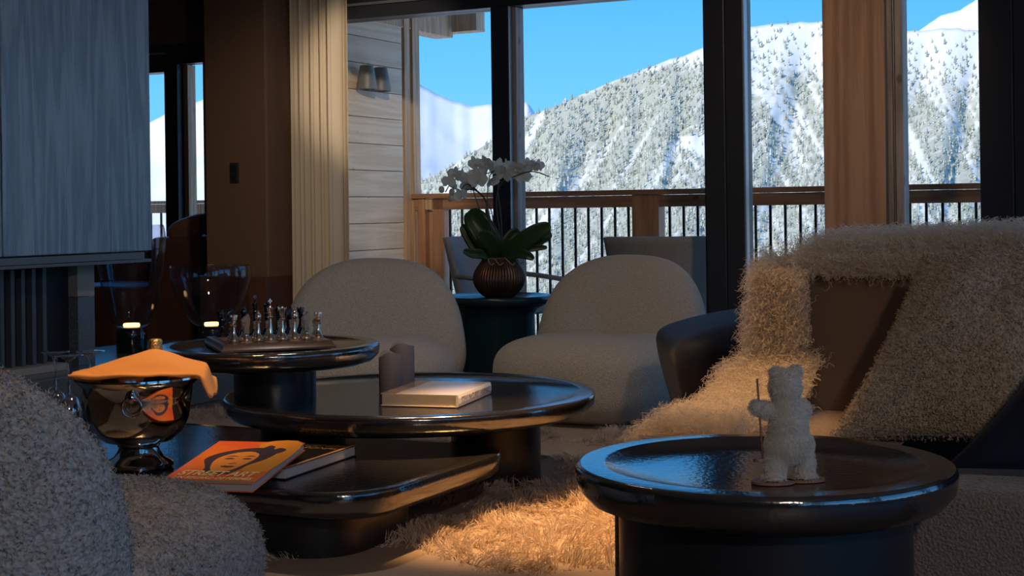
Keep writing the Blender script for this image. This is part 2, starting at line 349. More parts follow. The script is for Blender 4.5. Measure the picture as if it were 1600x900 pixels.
def strands(name, roots, dirs, length, m, parent=None, seg=4, width=0.002, curl=0.0, turns=1.5, grav=0.3, taper=0.85):
    """wool: one thin tapering ribbon per strand"""
    n = len(roots); t = np.linspace(0, 1, seg + 1)[None, :, None]
    L = np.broadcast_to(np.asarray(length, float), (n,))[:, None, None]
    dirs = norm(dirs); r = norm(RNG.normal(size=(n, 3))); s1 = norm(np.cross(dirs, r)); s2 = np.cross(dirs, s1)
    ph = RNG.uniform(0, 2*PI, (n, 1, 1)); tu = turns*RNG.uniform(0.6, 1.4, (n, 1, 1))
    C = roots[:, None, :] + dirs[:, None, :]*L*t + np.array([0, 0, -1.0])*(L*grav*t*t)
    if curl:
        a = curl*L*np.sqrt(t)*RNG.uniform(0.5, 1.3, (n, 1, 1))
        C = C + s1[:, None, :]*a*(np.sin(2*PI*tu*t + ph) - np.sin(ph)) + s2[:, None, :]*a*(np.cos(2*PI*tu*t + ph) - np.cos(ph))
    W = width*RNG.uniform(0.7, 1.3, (n, 1, 1))*(1 - taper*t)
    side = norm(RNG.normal(size=(n, 1, 3)))
    tan = norm(np.gradient(C, axis=1)); sd = norm(np.cross(tan, np.broadcast_to(side, tan.shape)))
    V = np.stack([C - sd*W, C + sd*W], 2).reshape(-1, 3)
    base = (np.arange(n)*(seg + 1)*2)[:, None] + (np.arange(seg)*2)[None, :]
    Q = np.stack([base, base + 1, base + 3, base + 2], -1).reshape(-1, 4)
    o = mkq(name, V, Q, m, parent, True); o['kind'] = 'stuff'; return o
def fnoise(V, scale, amp, seed=0.0):
    off = Vector((seed, seed*1.7, -seed))
    return np.array([noise.noise(Vector(p)*scale + off) for p in V])*amp
def text_mesh(body, size, m, shear=0.0, name='lettering', parent=None, bold=0.0, width=None, align='LEFT'):
    cu = bpy.data.curves.new('text', 'FONT'); cu.body = body; cu.size = size; cu.shear = shear; cu.offset = bold
    cu.align_x = align; cu.extrude = 0.0002
    ob = bpy.data.objects.new('text', cu); COL.objects.link(ob)
    bpy.context.view_layer.update()
    me = bpy.data.meshes.new_from_object(ob.evaluated_get(bpy.context.evaluated_depsgraph_get()))
    bpy.data.objects.remove(ob); bpy.data.curves.remove(cu)
    co = np.empty(len(me.vertices)*3, np.float32); me.vertices.foreach_get('co', co); co = co.reshape(-1, 3)
    if width:
        wdt = co[:, 0].max() - co[:, 0].min(); co[:, 0] *= width/wdt; me.vertices.foreach_set('co', co.ravel())
    me.materials.clear(); me.name = name
    o = link(name, me, parent, m); return o
def copy_tree(o, parent=None):
    c = o.copy(); COL.objects.link(c)
    if parent is not None: c.parent = parent
    for ch in list(o.children): copy_tree(ch, c)
    return c

# ================================================================ SETTING
DW = 7.42                                  # the window wall
ROOM = -TH
def rstruct(name, *a, **k): return struct(rbox(name, *a, **k))
rstruct('floor', -9.5, 3.4, -2.7, 9.4, -0.1, 0.0, M_FLOOR)
rstruct('ceiling', -9.5, 3.4, -2.7, 9.6, 2.7, 2.9, M_CEIL)
rstruct('wall_back', -9.5, 3.4, -2.9, -2.7, 0, 2.7, M_DARKWALL)
rstruct('wall_right', 2.2, 2.4, -2.7, 7.6, 2.35, 2.7, M_DARKWALL)
rstruct('wall_right', 2.2, 2.4, -2.7, 7.6, 0, 0.25, M_DARKWALL)
for i_, d_ in enumerate((-2.7, -0.3, 2.1, 4.5, 6.9)):
    rstruct('wall_right', 2.2, 2.4, d_, d_ + (0.35 if d_ < 6 else 0.7), 0.25, 2.35, M_DARKWALL)
    if d_ < 6: rstruct('fill_window_3', 2.29, 2.30, d_ + 0.35, d_ + 2.4, 0.25, 2.35, M_PANE)  # unseen windows added to bring in daylight from the right
rstruct('wall_left', -9.7, -9.5, -2.7, 9.6, 0, 2.7, M_DARKWALL)
# pier between the window and the opening to the next room
pl, pr = w_at(321, 7.0), w_at(418, 7.0)
rstruct('wall_pier', pl, pr, 7.0, DW + 0.05, 0, 2.7, M_BROWNWALL, bev=0.012)
rstruct('baseboard_pier', pl - 0.012, pr + 0.012, 6.955, DW, 0, z_at(395, 433, 6.95), M_LEATHER)
# wall over the window
ztr = z_at(800, 9.0, DW - 0.06)
rstruct('wall_window', pr, 3.2, DW, DW + 0.2, ztr + 0.21, 2.7, M_DARKWALL)

win = sempty('window_1', rz=ROOM)
def fr(name, px0, px1, dep=0.14, m=M_DARKALU, d0=None, z0=0.0, z1=None, bev=0.004):
    d0 = DW - 0.06 if d0 is None else d0
    return rbox(name, w_at(px0, d0), w_at(px1, d0), d0, d0 + dep, z0, ztr if z1 is None else z1, m, win, bev)
rbox('transom', w_at(400, DW), 3.2, DW - 0.06, DW + 0.1, ztr, ztr + 0.21, M_DARKALU, win, 0.004)
rbox('transom_bead', w_at(400, DW), 3.2, DW - 0.075, DW - 0.055, ztr + 0.075, ztr + 0.09, M_ALU, win)
rbox('threshold', w_at(400, DW), 3.2, DW - 0.06, DW + 0.1, 0.0, 0.06, M_DARKALU, win, 0.004)
fr('frame_post', 770, 797.5, 0.14)
fr('frame_strip', 797.6, 798.6, 0.10, M_ALU, DW - 0.063)
fr('wooden_frame_strip', 798.8, 809.5, 0.10, M_PALEPOST, DW - 0.02)
fr('frame_post', 1104, 1134.5, 0.14)
fr('frame_post', 1135.5, 1164, 0.14, d0=DW - 0.05)
fr('frame_strip', 1164.2, 1166.5, 0.05, M_ALU, DW - 0.03)
rbox('frame_post', w_at(1104, DW), w_at(1166, DW), DW - 0.02, DW + 0.1, 0.0, ztr, M_BLACKMETAL, win)
fr('wooden_frame_strip', 1386, 1397, 0.12, M_PALEPOST, DW - 0.03)
fr('frame_strip', 1397.3, 1400.5, 0.10, M_ALU, DW - 0.01)
fr('wooden_frame_strip', 1400.8, 1413, 0.12, M_PALEPOST, DW - 0.045)
fr('frame_post', 1532, 1585, 0.16)
fr('frame_post', 1586, 1650, 0.16, d0=DW - 0.05)
fr('frame_post', 3000, 3060, 0.16)
for p0, p1 in ((400, 771), (808, 1105), (1165, 1290), (1410, 1533), (1645, 3010)):
    rbox('pane', w_at(p0, DW), w_at(p1, DW), DW + 0.03, DW + 0.042, 0.06, ztr, M_PANE, win)
rstruct('wall_window_end', w_at(3055, DW), 3.2, DW - 0.06, DW + 0.1, 0, ztr, M_DARKWALL)
rstruct('pillar', w_at(1288, DW - 0.09), w_at(1385, DW - 0.09), DW - 0.09, DW + 0.22, 0, 2.7, M_COLUMN, bev=0.006)

# next room: its own window, further out
D2 = 9.2
zt2 = z_at(300, 100, D2)
win2 = sempty('window_2', rz=ROOM)
def fr2(name, px0, px1, z0, z1, m, d0=D2 - 0.06, dep=0.14):
    return rbox(name, w_at(px0, d0), w_at(px1, d0), d0, d0 + dep, z0, z1, m, win2, 0.003)
ztop2 = z_at(300, 68, D2)
fr2('transom', 100, 328, zt2, ztop2, M_DARKALU)
fr2('transom_bead', 100, 262, zt2 + 0.085, zt2 + 0.10, M_ALU, D2 - 0.075, 0.03)
fr2('frame_post', 259, 279, 0, zt2, M_DARKALU)
fr2('top_rail', 100, 258.8, zt2 - 0.055, zt2, M_DARKALU)
fr2('frame_strip', 279.2, 283, 0, zt2, M_ALU, D2 - 0.02, 0.08)
fr2('wooden_frame_strip', 284.5, 295.5, 0, zt2, M_TRIM, D2 + 0.02, 0.1)
fr2('frame_post', 324, 332, 0, zt2, M_DARKALU)
fr2('threshold', 100, 330, 0, 0.06, M_DARKALU)
for p0, p1 in ((100, 260), (283, 325)):
    rbox('pane', w_at(p0, D2), w_at(p1, D2), D2 + 0.03, D2 + 0.042, 0.06, zt2, M_PANE, win2)
rstruct('wall_far', -9.5, -5.54, D2 - 0.05, D2 + 0.15, ztop2, 2.7, M_BROWNWALL)
rstruct('wall_far_side', w_at(326, D2), -5.74, D2 - 0.05, D2 + 0.15, 0, ztop2, M_BROWNWALL)

# outside: boarded wall of the next room with its corner trims
CW = -5.54
wex = sempty('wall_exterior', rz=ROOM)
rbox('wall_core', CW - 0.18, CW - 0.022, DW + 0.05, 9.35, -0.2, 2.75, M_TRIM, wex)
zj = HC + 24*10.3/F
def wall_d(px):    # where a sight line through column px meets the boarded wall
    u, _ = uv(px, 300); u /= F; return CW*(CS + SN*u)/(CS*u - SN)
d_end = wall_d(630.5)
hb = 0.1853
for k_ in range(-7, 9):
    z0 = zj + k_*hb
    b = rbox('board', CW - 0.022, CW + RNG.uniform(-0.001, 0.001), DW + 0.05, d_end, z0 + 0.0022, z0 + hb - 0.0022, M_BOARD, wex, 0.003)
rbox('trim_board', CW - 0.05, CW + 0.004, wall_d(634), wall_d(642.5), -0.1, 2.75, M_TRIM, wex, 0.003)
rbox('trim_board', CW - 0.05, CW + 0.012, wall_d(645.3), wall_d(656), -0.1, 2.75, M_TRIM, wex, 0.003)
# eave purlin along the wall top, with a cross piece at its end
zb = HC + 282*(room(CW, 9.6).y)/F
d709 = wall_d(709)
rstruct('beam_eave', CW - 0.16, CW, 8.8, d709 + 0.02, zb - 0.02, zb + 0.24, M_TRIM, bev=0.004)
wr = w_at(748, d709)
zc_ = z_at(709, 50, d709)
rstruct('beam_cross', CW - 0.1, wr, d709, d709 + 0.14, zc_, zc_ + 0.24, M_TRIM, bev=0.004)
rstruct('roof_slab', -9.5, 3.4, DW + 0.1, 8.0, 2.9, 3.1, M_DARKWALL)
rstruct('ground_snow', -20000, 20000, -20000, 20000, -302, -300, M_SNOW0)
rstruct('balcony_deck', -9.5, 5.0, DW + 0.06, 9.75, -0.12, -0.02, M_BOARD)

# ---------------------------------------------------------------- mountains
SKYF = [(-900, 560), (200, 520), (520, 400), (600, 330), (655, 285), (700, 262), (765, 222), (815, 185), (870, 165), (950, 130), (1040, 96), (1100, 75), (1165, 42),
        (1220, 37), (1285, 33), (1345, 40), (1412, 47), (1440, 48), (1475, 44), (1532, 48), (1700, 20), (2100, -60), (2900, 40), (4200, 150)]
def sky_v(px, pts):
    xs, ys = zip(*pts); y = np.interp(px, xs, ys); return uv(px, y)
def slope_mesh(name, pts, y_top, y_bot, v_bot, nu, nt, x0, x1, m, amp, gul, seed, jag=2.0, tm=1.1):
    V = []
    for i in range(nu):
        px = x0 + (x1 - x0)*i/(nu - 1)
        u, v = sky_v(px, pts)
        v += jag*noise.fractal(Vector((px*0.035, seed, 0)), 0.8, 2.0, 5)
        for j in range(nt):
            t = j/(nt - 1); Y = y_top + (y_bot - y_top)*t
            vv = v + (max(v_bot, v + 40) - v)*t**0.9
            g = gul*noise.fractal(Vector((px*0.013 + t*1.5, t*tm, seed)), 0.9, 2.1, 5)*min(1, t*6)
            Yd = Y*(1 + amp*g)
            V.append((u*Yd/F, Yd, HC - vv*Yd/F))
    # a back face falling away behind the ridge, so the mountain has depth
    for i in range(nu):
        x, y, z = V[i*nt]; V.append((x*1.35, y*1.35, z - 0.28*y_top))
    Q = grid_quads(nu, nt)[:, ::-1]
    b = np.array([(i*nt, (i + 1)*nt, nu*nt + i + 1, nu*nt + i) for i in range(nu - 1)])
    return mkq(name, V, np.concatenate([Q, b]), m, None, True), np.array(V)[:nu*nt].reshape(nu, nt, 3)
M_SNOW = mat('mountain_snow', (0.80, 0.80, 0.79), 0.9, spec=0.1)
def forest_density(x, t):
    sl = float(np.interp(x, [1060, 1190], [520, -380]))
    chute = noise.fractal(Vector(((x + sl*t)*0.030, t*1.6, 4.0)), 0.85, 2.0, 5)
    thin = noise.noise(Vector(((x + sl*t)*0.11, t*3.0, 14.0)))
    big = noise.noise(Vector((x*0.009 - t*1.1, t*1.7, 8.0)))
    d = 1.0 - 2.6*max(0, chute - 0.20) - 1.6*max(0, thin - 0.22) - 0.6*max(0, big - 0.3)
    alp = float(np.interp(x, [900, 1050, 1160, 1300, 1700], [0.0, 0.01, 0.09, 0.12, 0.14]))
    if t < alp: d *= 0.30 + 0.6*(t/alp)**2
    d -= 0.12*float(np.interp(x, [1050, 1300], [0, 1]))
    return max(0.0, d)
def snow_rock():
    m = mat('snow_and_scrub', (0.80, 0.80, 0.79), 0.9, spec=0.1); nt = m.node_tree; N = nt.nodes; L = nt.links; p = N['Principled BSDF']
    t = N.new('ShaderNodeTexCoord'); n = N.new('ShaderNodeTexNoise'); n.inputs['Scale'].default_value = 0.03; n.inputs['Detail'].default_value = 8; n.inputs['Roughness'].default_value = 0.75
    L.new(t.outputs['Object'], n.inputs['Vector'])
    a = N.new('ShaderNodeAttribute'); a.attribute_name = 'scrub'
    ad = N.new('ShaderNodeMath'); ad.operation = 'MULTIPLY_ADD'; ad.inputs[1].default_value = 0.55; L.new(a.outputs['Fac'], ad.inputs[0]); L.new(n.outputs[0], ad.inputs[2])
    cr = N.new('ShaderNodeValToRGB'); cr.color_ramp.elements[0].position = 0.68; cr.color_ramp.elements[1].position = 0.98
    cr.color_ramp.elements[0].color = (0.76, 0.76, 0.72, 1); cr.color_ramp.elements[1].color = (0.45, 0.46, 0.385, 1)
    L.new(ad.outputs[0], cr.inputs[0]); L.new(cr.outputs[0], p.inputs['Base Color']); return m
M_SLOPE = snow_rock()
NU, NT = 800, 190
fo, FV = slope_mesh('forest_mountain', SKYF, 4200, 1500, 420, NU, NT, -900, 4200, M_SLOPE, 0.035, 1.0, 3.1)
struct(fo)
sa = fo.data.attributes.new('scrub', 'FLOAT', 'POINT')
sv = np.zeros(len(fo.data.vertices), np.float32)
sv[:NU*NT] = [forest_density(-900 + 5100*i/(NU - 1), j/(NT - 1)) for i in range(NU) for j in range(NT)]
sa.data.foreach_set('value', sv)
SKYS = [(-1500, 260), (60, 230), (200, 205), (241, 187), (258, 178), (295, 162), (325, 153), (420, 180), (520, 150), (600, 120), (640, 118), (655, 131), (668, 138), (700, 155), (735, 166), (765, 163), (795, 174),
        (810, 172), (822, 158), (836, 176), (870, 230), (1000, 300)]
so, _ = slope_mesh('snow_mountain', SKYS, 9000, 5500, 120, 420, 60, -1500, 1000, mat('far_snow', (0.86, 0.86, 0.85), 0.9, spec=0.05, var=(0.76, 0.77, 0.78), vscale=0.0016), 0.012, 0.6, 9.4, 2.5, 5.0)
struct(so)
SKYR = [(1330, 90), (1412, 60), (1440, 45), (1470, 24), (1500, 16), (1532, -4), (1580, -40), (1650, -60), (1760, -10), (1900, 60)]
sr, _ = slope_mesh('snow_peak', SKYR, 7000, 5200, 90, 160, 40, 1330, 1900, mat('peak_snow', (0.84, 0.84, 0.83), 0.9, spec=0.05), 0.03, 1.0, 5.5, 1.5, 6.0)
struct(sr)

def forest():
    """conifers on the slope: thousands of small cones in one mesh"""
    n = 150000
    uu = RNG.random(n)**1.0; tt = RNG.random(n)
    px = -900 + 5100*uu
    vis = (px > 560) & (px < 1700); keep = vis | (RNG.random(n) < 0.06)
    uu, tt, px = uu[keep], tt[keep], px[keep]
    # density: thin near the crest on the right, avalanche chutes running down
    dens = np.array([forest_density(x, t) for x, t in zip(px, tt)])
    k2 = RNG.random(len(px)) < dens
    uu, tt = uu[k2], tt[k2]
    fi = uu*(NU - 1.001); fj = tt*(NT - 1.001); i = fi.astype(int); j = fj.astype(int); a = (fi - i)[:, None]; b = (fj - j)[:, None]
    P = (FV[i, j]*(1 - a) + FV[i + 1, j]*a)*(1 - b) + (FV[i, j + 1]*(1 - a) + FV[i + 1, j + 1]*a)*b
    n = len(P); h = RNG.uniform(9, 19, n)*np.interp(P[:, 1], [1500, 4200], [0.62, 1.0]); r = h*RNG.uniform(0.17, 0.27, n)
    S = 5; ang = np.arange(S)*2*PI/S
    V = np.zeros((n, 2*S + 2, 3)); lean = RNG.normal(0, 0.04, (n, 2))
    for k, (z, rr) in enumerate(((0.0, 1.0), (0.45, 0.72))):
        V[:, k*S:(k + 1)*S, 0] = P[:, None, 0] + r[:, None]*rr*np.cos(ang + k)
        V[:, k*S:(k + 1)*S, 1] = P[:, None, 1] + r[:, None]*rr*np.sin(ang + k)
        V[:, k*S:(k + 1)*S, 2] = P[:, None, 2] + h[:, None]*z
    V[:, 2*S] = P + np.stack([lean[:, 0]*h, lean[:, 1]*h, h*0.62], -1)
    V[:, 2*S + 1] = P + np.stack([lean[:, 0]*h, lean[:, 1]*h, h], -1)
    o_ = (np.arange(n)*(2*S + 2))[:, None]
    tri = []
    for k in range(2):
        for s in range(S): tri.append([k*S + s, k*S + (s + 1) % S, 2*S + k])
    T = (o_[:, :, None] + np.array(tri)[None]).reshape(-1, 3)
    me = bpy.data.meshes.new('forest'); V = V.reshape(-1, 3).astype(np.float32)
    me.vertices.add(len(V)); me.vertices.foreach_set('co', V.ravel()); me.loops.add(len(T)*3); me.loops.foreach_set('vertex_index', T.ravel().astype(np.int32))
    me.polygons.add(len(T)); me.polygons.foreach_set('loop_start', np.arange(0, len(T)*3, 3, dtype=np.int32)); me.update(calc_edges=True)
    tint = np.repeat(RNG.random(n), 2*S + 2).astype(np.float32)
    at_ = me.attributes.new('frost', 'FLOAT', 'POINT'); at_.data.foreach_set('value', tint)
    m = mat('frosted_conifer', (0.2, 0.24, 0.2), 0.9, spec=0.1); nt = m.node_tree; N = nt.nodes; L = nt.links; p = N['Principled BSDF']
    an = N.new('ShaderNodeAttribute'); an.attribute_name = 'frost'; cr = N.new('ShaderNodeValToRGB')
    cr.color_ramp.elements[0].color = (0.29, 0.315, 0.26, 1); cr.color_ramp.elements[1].color = (0.66, 0.68, 0.63, 1); cr.color_ramp.elements[1].position = 1.0
    cr.color_ramp.elements.new(0.6).color = (0.42, 0.445, 0.38, 1)
    L.new(an.outputs['Fac'], cr.inputs[0]); L.new(cr.outputs[0], p.inputs['Base Color'])
    o = link('forest', me, None, m); o['kind'] = 'stuff'; o['label'] = 'frosted conifer forest covering the mountain slope outside'; o['category'] = 'forest'
    return o
forest()

# ---------------------------------------------------------------- balcony railing
DR = 9.3
ra = thing('balcony_railing', 'brown timber balcony railing with thin black vertical bars outside the window', 'railing', room(0, DR, 0), ROOM)
zt = z_at(811, 300, DR); wl, wrr = w_at(646, DR), w_at(2300, DR)
def rpart(name, w0, w1, d0, d1, z0, z1, m, bev=0.003): return box(name, w0, w1, d0 - DR, d1 - DR, z0, z1, m, ra, bev)
rpart('handrail_cap', wl, wrr, DR - 0.05, DR + 0.08, zt - 0.035, zt, M_RAIL)
rpart('handrail_beam', wl, wrr, DR - 0.02, DR + 0.05, zt - 0.118, zt - 0.038, M_RAIL)
rpart('bottom_rail', wl, wrr, DR, DR + 0.03, 0.04, 0.06, M_BLACKMETAL)
rpart('post', w_at(987, DR - 0.03), w_at(1029, DR - 0.03), DR - 0.03, DR + 0.09, -0.02, zt - 0.036, M_RAILV)
rpart('post', w_at(656, DR), w_at(666.5, DR), DR - 0.03, DR + 0.09, -0.02, zt - 0.036, M_RAILV)
rpart('post', w_at(668, DR), w_at(677, DR), DR + 0.02, DR + 0.1, -0.02, zt - 0.125, M_RAILV)
rpart('post', w_at(678, DR), w_at(694.5, DR), DR - 0.02, DR + 0.1, -0.02, zt - 0.036, M_RAILV)
rpart('spacer_block', w_at(667, DR), w_at(677, DR), DR - 0.025, DR + 0.02, zt - 0.118, zt - 0.04, M_TRIM)
rpart('post', w_at(1500, DR), w_at(1526, DR), DR + 0.06, DR + 0.12, -0.02, 0.3, M_RAILV)
bal = None
for i in range(120):
    w = w_at(817, DR) + (i - 6)*0.0998
    if w > wrr or w < w_at(698, DR): continue
    if w_at(984, DR) < w < w_at(1031, DR): continue
    if bal is None: bal = rpart('baluster', -0.008, 0.008, DR + 0.01, DR + 0.022, 0.05, zt - 0.117, M_BLACKMETAL, 0); bal.location.x = w
    else:
        c = bal.copy(); COL.objects.link(c); c.location.x = w

DP = D2 + 1.3
pa = thing('boarded_parapet', 'light timber parapet with boards outside the far small window', 'railing', room(w_at(310, DP), DP, 0), ROOM)
wp0 = w_at(310, DP); ztp = z_at(310, 313, DP)
for i in range(5):
    a_, b_ = w_at(292 + i*11, DP) - wp0, w_at(302.4 + i*11, DP) - wp0
    box('board', a_, b_, 0, 0.03, 0, ztp - 0.03, M_TRIM, pa, 0.003)
box('handrail', w_at(100, DP) - wp0, w_at(350, DP) - wp0, -0.03, 0.06, ztp - 0.028, ztp, M_TRIM, pa, 0.003)
box('handrail_beam', w_at(100, DP) - wp0, w_at(291, DP) - wp0, -0.01, 0.05, ztp - 0.11, ztp - 0.03, M_TRIM, pa, 0.003)
for i in range(7):
    a_ = w_at(282 - i*16, DP) - wp0; box('baluster', a_ - 0.009, a_ + 0.009, 0.01, 0.022, 0, ztp - 0.11, M_BLACKMETAL, pa)
# ---------------------------------------------------------------- sconce on the boarded wall
ds = (wall_d(545) + wall_d(594))/2; zs = HC + (329 + 3 - 122)*room(CW, ds).y/F
sc = thing('wall_sconce', 'grey double wall sconce with two tapered shades on boarded wall', 'lamp', room(CW + 0.002, ds, zs - 0.09), ROOM)
box('backplate', 0, 0.015, -0.05, 0.05, 0.03, 0.12, M_SCONCE, sc, 0.004)
for y in (-0.10, 0.10):
    V, Fc = [], []
    pr_ = [(0.040, 0.165), (0.046, 0.162), (0.072, 0.012), (0.070, 0.0), (0.062, 0.004), (0.04, 0.15)]
    v, f = lathe_vf(pr_, 32); o = mk('lamp_shade', v, f, M_SCONCE, sc, True); sharp(o.data); o.location = (0.085, y*0.9, 0)
    tube('shade_arm', [(0.005, y*0.3, 0.08), (0.03, y*0.7, 0.08), (0.06, y*0.85, 0.09)], 0.008, M_SCONCE, sc)

# ---------------------------------------------------------------- outdoor chairs
def outdoor_chair(label, loc, rz, wide):
    t = thing('outdoor_armchair', label, 'chair', loc, rz, None)
    nu, nv = 24, 14
    V = []
    for i in range(nu):
        a = -1 + 2*i/(nu - 1)
        for j in range(nv):
            b = j/(nv - 1)
            x = a*wide/2*(0.78 + 0.22*b); y = 0.26 + 0.10*b - 0.16*abs(a)**2.4; z = 0.36 + 0.50*b
            V.append((x, y, z))
    q = grid_quads(nu, nv); o = mkq('backrest', V, q, M_OUTCHAIR, t)
    s = o.modifiers.new('thick', 'SOLIDIFY'); s.thickness = 0.03
    v, f = superell(wide/2*0.86, 0.28, 0.05, 0.4, 0.35, 16, 40); o = mkq('seat', v + np.array([0, 0.02, 0.42]), f, M_OUTCHAIR, t)
    for sx_ in (-1, 1):
        for sy in (-0.22, 0.24):
            tube('leg', [(sx_*wide*0.40, sy*1.15, 0), (sx_*wide*0.34, sy, 0.40)], [0.012, 0.018], M_OUTCHAIR, t)
        tube('arm_rail', [(sx_*wide*0.46, 0.18, 0.62), (sx_*wide*0.47, -0.05, 0.60), (sx_*wide*0.46, -0.22, 0.58)], 0.016, M_OUTCHAIR, t)
    return t
p = at(792, 420, 9.25); outdoor_chair('grey woven outdoor armchair behind the orchid, left of the window post', (p.x, 9.25, -0.02), 1.0, 0.66)
p = at(1046, 420, 8.75); outdoor_chair('grey woven outdoor armchair behind the right cream chair, wide back to the railing', (p.x, 8.75 + 0.05, -0.02), math.radians(165), 0.66)

# ---------------------------------------------------------------- curtain
def curtain():
    nu, nv = 420, 20; D = 7.24
    w0, w1 = w_at(409, D), w_at(535, D); cw = (w0 + w1)/2
    V = np.zeros((nu, nv, 3))
    s = np.linspace(0, 1, nu)
    for j in range(nv):
        z = j/(nv - 1); k = 1 + 0.10*(1 - z)
        ph = s*2*PI*8.5 + 0.5*np.sin(s*9) + 0.15*np.sin(z*4 + s*20)
        V[:, j, 0] = (w0 - cw) + (w1 - w0)*s + 0.012*np.sin(2*ph + 0.6)
        V[:, j, 1] = 0.045*k*np.sin(ph)*(0.7 + 0.3*np.sin(s*13 + 1)) + 0.06*np.clip((s - 0.9)/0.1, 0, 1)**2
        V[:, j, 2] = z*2.66 + 0.01
    o = mkq('curtain', V, grid_quads(nu, nv), M_CURTAIN); o.location = room(cw, D, 0); o.rotation_euler = (0, 0, ROOM)
    tag(o, 'cream linen curtain in deep pleats beside the large window', 'curtain')
    s = o.modifiers.new('thick', 'SOLIDIFY'); s.thickness = 0.004
curtain()
p0 = at(361, 285, 1); D_ = 7.0
sw = thing('light_switch', 'small dark double light switch on the brown pier', 'switch', room(w_at(368, D_), D_ - 0.006, z_at(368, 285, D_)), ROOM)
box('switch_plate', -0.03, 0.03, -0.006, 0.005, 0, 0.115, M_BLACK, sw, 0.003)
for z in (0.012, 0.062): box('rocker', -0.022, 0.022, -0.010, -0.004, z, z + 0.042, M_BLACKMETAL, sw, 0.002)

# ---------------------------------------------------------------- fireplace wall: hanging cabinet, slatted firebox, hearth
WF = -5.1
def d_on(px, w):   # where the sight line through column px meets the plane w = const
    u, _ = uv(px, 395); u /= F; return w*(CS + SN*u)/(CS*u - SN)
d_r, d_j = d_on(237, WF), d_on(4, WF)
zc = HC - 55.7*(room(WF, d_r).y)/F
ca = thing('hanging_cabinet', 'blue grey brushed wood cabinet hanging over the fireplace, shut', 'cabinet', room(WF, d_r, zc), ROOM)
L_ = d_r - 3.2
box('body', -0.62, -0.022, -L_, -0.004, 0.0, 1.87, M_DOORTRIM, ca)
box('door', -0.02, 0, d_j - d_r + 0.006, 0, 0.004, 1.86, M_DOOR, ca, 0.002)
box('door', -0.02, 0, -L_, d_j - d_r - 0.006, 0.004, 1.86, M_DOOR, ca, 0.002)
box('plinth', -0.60, 0.004, -L_, d_on(225, WF) - d_r, -0.038, -0.004, M_DOORTRIM, ca, 0.002)
box('plinth_strip', -0.60, 0.0, -L_, -0.002, -0.056, -0.040, M_DOORTRIM, ca, 0.002)
WB = -5.28
he = rbox('hearth', -5.95, -5.0, 3.0, 6.92, 0, 0.25, M_STONE, None, 0.006)
tag(he, 'long speckled grey stone hearth bench under the fireplace', 'hearth')
fi = thing('fireplace', 'black fireplace with vertical steel slats above the stone hearth', 'fireplace', room(WB, d_on(120, WB), 0.25), ROOM)
dd = d_on(120, WB)
box('firebox_back', -0.5, -0.06, 3.2 - dd, 0, 0.0, 0.50, M_BLACK, fi)
box('ledge', -0.05, 0.07, 3.2 - dd, d_on(88, WB) - dd, 0.0, 0.035, M_CONCRETE, fi, 0.003)
for i in range(18):
    px = 72 - i*16.6
    w0, w1 = d_on(px - 6, WB) - dd, d_on(px, WB) - dd
    box('slat', -0.04, 0.0, w0, w1, 0.035, 0.50, M_SLAT, fi, 0.002)
tr = thing('concrete_pier', 'narrow concrete pier at the end of the fireplace, dark below', 'pier', room(WB, dd, 0.25), ROOM)
dp = d_on(147, WB) - dd
zsp = HC - (464 - 338)*room(WB, dd).y/F - 0.25
box('upper_block', -0.4, 0, 0.003, dp, zsp, zc - 0.31, M_CONCRETE, tr, 0.002)
box('lower_block', -0.4, 0, 0.003, dp, 0, zsp - 0.002, M_STONE, tr, 0.002)

# brown leather sofa in the next room
ls = thing('leather_sofa', 'brown leather sofa in the room beyond the fireplace', 'sofa', room(w_at(294, 7.75), 7.75, 0), ROOM)
def soft(name, cx, cy, cz, a, b, c, m, parent, e1=0.35, e2=0.35, nu=24, nv=48):
    v, f = superell(a, b, c, e1, e2, nu, nv); o = mkq(name, v, f, m, parent); o.location = (cx, cy, cz); return o
zl = z_at(294, 369, 7.75)
wl0 = w_at(294, 7.75)
soft('armrest', 0.06, 0.25, zl/2 + 0.03, 0.32, 0.40, zl/2 - 0.03, M_LEATHER, ls, 0.15, 0.2)
zb_ = z_at(200, 392, 7.75); xa, xb = w_at(30, 7.75) - wl0, w_at(263, 7.75) - wl0
soft('backrest', (xa + xb)/2, 0.45, zb_/2 + 0.03, (xb - xa)/2, 0.18, zb_/2 - 0.03, M_LEATHER, ls, 0.15, 0.15)
soft('seat', (xa + xb)/2, -0.05, 0.29, (xb - xa)/2, 0.40, 0.26, M_LEATHER, ls, 0.2, 0.2)
cu = soft('tan_cushion', 0, 0, 0, 0.17, 0.06, 0.075, M_LEATHERC, None, 0.75, 0.5)
cu.name = 'leather_cushion'; cu.location = room(w_at(297, 7.7), 7.7, zl + 0.055); cu.rotation_euler = (0.3, -0.25, -TH)
tag(cu, 'creased brown cushion lying on the leather sofa', 'cushion')

